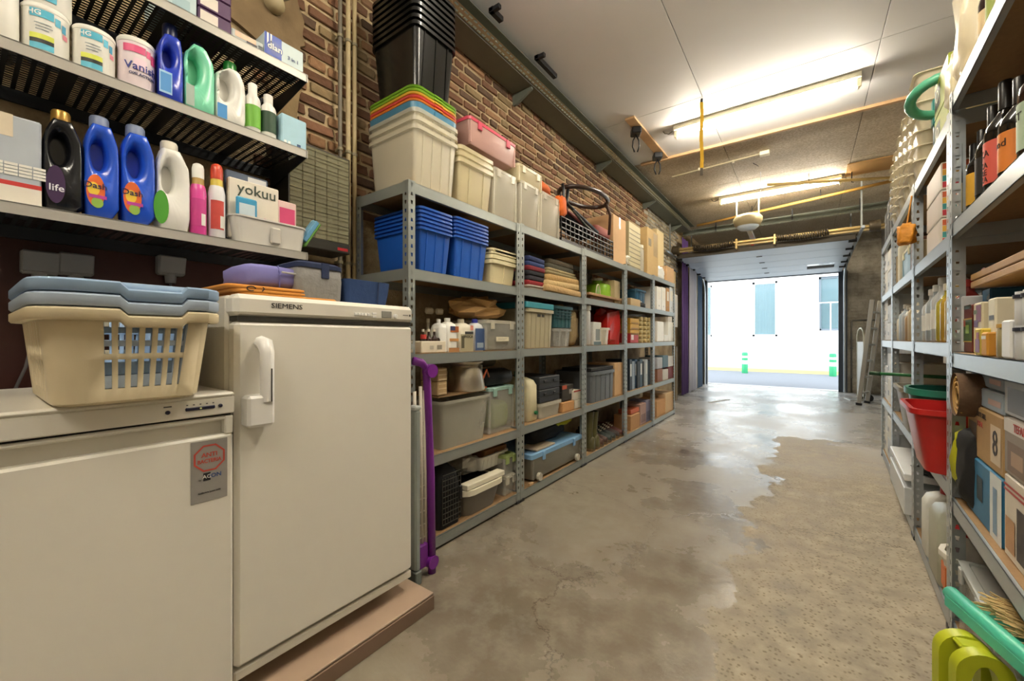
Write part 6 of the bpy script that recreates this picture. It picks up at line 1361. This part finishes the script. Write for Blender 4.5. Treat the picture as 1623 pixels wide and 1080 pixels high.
mk('seal', box(xl, xr, 10.79, 10.83, 2.475, 2.53), DARK, T); mk('top_rail', box(xl, xr, 7.86, 7.9, 2.585, 2.67, .004), m('#4c4436', .5, .3), T)
for s_, x in ((0, xl - .06), (1, xr + .045)):
    T = thing('door_track', ('steel door track on the side of the brick wall', 'steel door track on the side of the ladders')[s_], 'track', (x, 0, 0), 0, 'door tracks')
    pts = [(0, 7.4, 2.66), (0, 9.2, 2.62), (0, 10.3, 2.56), (0, 10.55, 2.5), (0, 10.68, 2.38), (0, 10.73, 2.2), (0, 10.74, 1.0), (0, 10.74, .0)]
    mk('rail', tube(pts, .022, 6), m('#aab2b6', .35, .8), T, 30); mk('upright', box(-.045 + .05 * (0 if s_ else 1) - .05, .045, 10.76, 10.85, 0, 2.52), m('#39434e', .5, .3), T)
    for y in (8.0, 8.55, 9.1, 9.65, 10.15): mk('roller', mv(rt(lathe([(.035, -.05), (.035, .05)], 10), 'Y', PI / 2), -.07 if s_ else .07, y, 2.6 - (y - 8) * .035), BLACK, T, 40)
    for y in (7.6, 9.3): mk('hanger', box(-.01, .01, y, y + .03, 2.64, ZC), m('#8b8f8c', .5, .5), T)
YS = 7.75
za = ony(1082, 397, YS); zb_ = ony(1348, 361, YS); zs = (za.z + zb_.z) / 2
T = thing('spring_shaft', 'brass coloured spring shaft with two dark torsion springs across the door', 'shaft', (0, YS, zs))
BR = m('#a8905c', .35, .6, .06)
mk('shaft', mv(rt(lathe([(.02, -2.0), (.02, 1.1)], 12), 'Y', PI / 2), 0, 0, 0), BR, T, 40); mk('cover_rail', box(-2.0, 1.05, .01, .07, -.05, .03, .004), m('#b09a68', .45, .3), T)
for a, c_ in ((-1.62, -.98), (-.38, .28)):
    nT = 22; pts = [(a + (c_ - a) * i / (nT * 8), -.02 + .045 * math.cos(i * PI / 4), -.005 + .045 * math.sin(i * PI / 4) - .03 * math.sin(PI * i / (nT * 8))) for i in range(nT * 8 + 1)]
    mk('spring', tube(pts, .0125, 5), m('#2f2618', .45, .5), T, True)
for x in (-.96, -.42): mk('bracket', box(x, x + .03, -.03, .09, -.1, .06, .004), BR, T)
for x in (-1.98, .74): mk('drum', mv(rt(lathe([(.07, 0), (.08, .02), (.075, .06), (.085, .12)], 16), 'Y', PI / 2), x, 0, 0), m('#4d4331', .5, .4), T, 40)
pm = ony(1185, 352, 7.3)
T = thing('door_opener', 'round cream garage door opener hanging from the ceiling', 'opener', (pm.x, 7.3, pm.z))
mk('housing', lathe([(.12, -.09), (.17, -.06), (.2, .0), (.2, .06), (.16, .1), (.05, .115)], 24), m('#9c8f6c', .45), T, 45); mk('lens', lathe([(.11, -.12), (.15, -.085), (.16, -.055)], 24), m('#c9d6e0', .3), T, 45)
mk('rail', tf(box(-.035, .035, .1, 3.4, -.1, -.05, .004), Matrix.Rotation(-.045, 4, 'X')), m('#a7adb2', .35, .7), T)
mk('bracket', join(box(-.16, -.14, -.01, .01, .05, ZC - pm.z), box(.14, .16, -.01, .01, .05, ZC - pm.z)), m('#8f8a76', .5, .4), T); mk('release', box(-.02, .02, .68, .72, -.24, -.16, .004), m('#a32a22', .5), T)
mk('cord', tube([(.02, 0, .1), (.2, -.3, .3), (.25, -1.0, .45), (.2, -1.4, ZC - pm.z - .05)], .004, 5), BLACK, T, True)
# conduit, junction box, strap, clamps, poles
pj = onz(1212, 243, ZC - .02); T = thing('junction_box', 'cream junction box on the hardboard with a conduit to the wall', 'box', (pj.x, pj.y, ZC), 0)
mk('box', box(-.05, .05, -.04, .04, -.045, 0, .005), CREAM, T); mk('conduit', tube([(-.05, 0, -.015), (-1.5 - pj.x, .1, -.015)], .01, 8), m('#b3a888', .5), T)
for x in (-.35, -.75): mk('clip', box(x, x + .02, -.015 + .05, .015 + .05, -.03, 0), CREAM, T)
ps = onz(1112, 157, ZC); T = thing('lashing_strap', 'yellow lashing strap hanging down from the white ceiling', 'strap', (ps.x, ps.y, ZC), .6)
mk('hook', box(-.008, .008, -.008, .008, -.03, 0), DARK, T); mk('webbing', join(*[box(-.016 + .004 * math.sin(i), .016 + .004 * math.sin(i), -.0015, .0015, -.03 - .062 * (i + 1), -.03 - .062 * i) for i in range(10)]), m('#d3a51e', .7), T); mk('buckle', box(-.012, .012, -.006, .006, -.72, -.65, .002), m('#6b6256', .4, .5), T)
for i, (u, v) in enumerate(((1008, 205), (1042, 245))):
    p = onz(u, v, ZC - .03); T = thing('ceiling_clamp', ('black spring clamp at the near end of the ceiling plank', 'black spring clamp at the end of the ceiling plank by the pine strip')[i], 'clamp', (p.x, p.y, ZC - .022), .5, 'clamps on the plank')
    mk('block', box(-.05, .05, -.06, .06, -.07, 0, .01), BLACK, T)
    for s_ in (-1, 1): mk('jaw', tube([(0, 0, -.07), (s_ * .03, 0, -.13), (s_ * .035, 0, -.19), (s_ * .015, 0, -.25)], .008, 6), BLACK, T, True)
for i, (a, c_, rr_) in enumerate((((1105, 358), (1418, 286), .022), ((1216, 293), (1410, 282), .02))):
    A, B = onz(*a, ZC - .12), onz(*c_, ZC - .12); B = Vector((min(B.x, 1.1), B.y, B.z)) if B.x < 1.15 else A + (B - A) * ((1.1 - A.x) / (B.x - A.x))
    T = thing('long_pole', ('long yellow wooden pole hooked under the hardboard ceiling', 'shorter cream pole beside the lit tube lamp')[i], 'pole', tuple(A)); mk('pole', tube([(0, 0, 0), tuple(B - A)], rr_, 8), m(('#c79a4c', '#c9ad6c')[i], .5), T, True)
    for q in (.35, .7): p = (B - A) * q; mk('hook', tube([(p.x, p.y, .12), (p.x, p.y, -.03), (p.x + .02, p.y, -.035)], .006, 6), BLACK, T)
p = onz(1385, 262, ZC); o = mk('plywood_sheet', box(-.28, .28, -.25, .25, -.012, 0, .002), m('#b98f52', .6, 0, .1), None, loc=(min(p.x, .8), p.y, ZC)); tag(o, 'small plywood sheet fixed to the hardboard ceiling', 'board')
for i, (u, v) in enumerate(((923, 214), (932, 224), (957, 259))):
    p = onx(u, v, XW + .02); T = thing('wall_box', ('small cream wall box under the duct, first of the close pair', 'small cream wall box under the duct, second of the close pair', 'single cream wall box mounted lower under the duct')[i], 'box', (XW + .015, p.y, p.z), PI / 2, 'cream boxes on the bricks'); mk('case', box(-.05, .05, -.05, 0, -.06, .06, .006), m('#b8ab86', .5), T); mk('cover', box(-.042, .042, -.056, -.05, -.05, .05, .003), m('#c4b892', .5), T)
# curtains and pipes by the door
def drape(name, lab, x, y0, y1, z0, z1, col, k=9):
    V = []; n = 30
    for i in range(n + 1):
        q = i / n; V += [(x + .025 * math.sin(q * k * 2), y0 + (y1 - y0) * q, z0), (x + .02 * math.sin(q * k * 2 + .5), y0 + (y1 - y0) * q, z1)]
    o = mk(name, (V, [(2 * i, 2 * i + 2, 2 * i + 3, 2 * i + 1) for i in range(n)]), col, None, True); md = o.modifiers.new('thickness', 'SOLIDIFY'); md.thickness = .006; tag(o, lab, 'curtain', 'cloths by the door')
drape('curtain', 'purple cloth hanging on the wall beside the garage door', -1.93, 8.2, 8.75, .02, 3.05, m('#5d3f7c', .8, 0, .1, 6))
drape('curtain', 'white sheet hanging between the purple and the blue cloth', -1.93, 8.8, 9.55, .02, 2.6, m('#dcd9e2', .8, 0, .05, 6))
drape('curtain', 'blue grey cloth hanging closest to the door track', -1.93, 9.6, 10.1, .02, 2.5, m('#5f7894', .8, 0, .1, 6))
T = thing('paper_roll', 'rolled brown paper and poster hanging at the rack end', 'roll', (-1.8, 7.0, 1.3)); mk('sheet', box(-.02, .02, -.3, .3, 0, .55, .004), m('#cfcac0', .7), T); mk('paper', box(-.05, .0, -.25, .25, .5, .95, .01), m('#b39a6c', .8), T); mk('rod', tube([(0, -.3, .96), (0, .35, .96)], .01, 6), DARK, T); mk('peg', box(-.2, .0, -.02, .02, .94, .98), DARK, T)
T = thing('metal_rod', 'olive painted timber leaning on the wall by the rack end', 'timber', (-1.9, 7.6, 0)); mk('shaft', box(-.03, .03, -.06, .06, 0, .95, .004), m('#6f5a2c', .7), T); mk('cap', box(-.032, .032, -.062, .062, .95, .97, .004), m('#5d4a24', .7), T)
# ladders at the far right
ALU = m('#b0b0aa', .35, .8, .05)
T = thing('ladder', 'aluminium ladder leaning on the wall beyond the racks', 'ladder', (.78, 9.0, 0), -.35, tilt=(0, .1))
for y in (-.2, .2): mk('stile', box(-.03, .03, y - .012, y + .012, 0.02, 1.75, .004), ALU, T)
for i in range(6): mk('rung', tube([(0, -.2, .2 + i * .27), (0, .2, .2 + i * .27)], .016, 8), ALU, T)
for y in (-.2, .2): mk('foot', box(-.04, .04, y - .02, y + .02, 0, .04, .006), BLACK, T)
T = thing('hand_truck', 'folding aluminium hand truck with a curved handle leaning by the ladder', 'hand truck', (.80, 9.55, 0), .2)
mk('frame', tube([(0, -.16, .05), (0, -.16, 1.15), (0, -.12, 1.25), (0, -.04, 1.29), (0, .04, 1.29), (0, .12, 1.25), (0, .16, 1.15), (0, .16, .05)], .016, 8), m('#b9b49c', .35, .7), T, True); mk('plate', box(-.01, .0, -.15, .15, .08, 1.05, .003), m('#9c9a94', .4, .6), T); mk('toe_plate', box(-.2, 0, -.17, .17, .0, .012, .003), ALU, T)
for y in (-.18, .18): mk('wheel', mv(rt(lathe([(.06, -.018), (.065, 0), (.06, .018)], 14), 'X', PI / 2), .06, y, .066), BLACK, T, 40)
T = thing('wall_pipe', 'thin steel pipe bent along the flaking pier beside the door', 'pipe', (.76, YF - .02, 0)); mk('pipe', tube([(0, 0, .0), (0, 0, 1.45), (.02, 0, 1.48), (.42, 0, 1.48)], .014, 8), m('#7d7a72', .4, .6), T, True)
for z in (.3, .9): mk('clamp', box(-.022, .022, -.018, .018, z, z + .02), m('#66645e', .5), T)
o = mk('floor_batten', box(-.03, .03, -.3, .3, 0, .006), m('#c9c6be', .6), None, loc=(*onz(1140, 636, 0).xy, 0), rz=-.35); tag(o, 'pale flat strip lying on the floor near the door', 'strip')
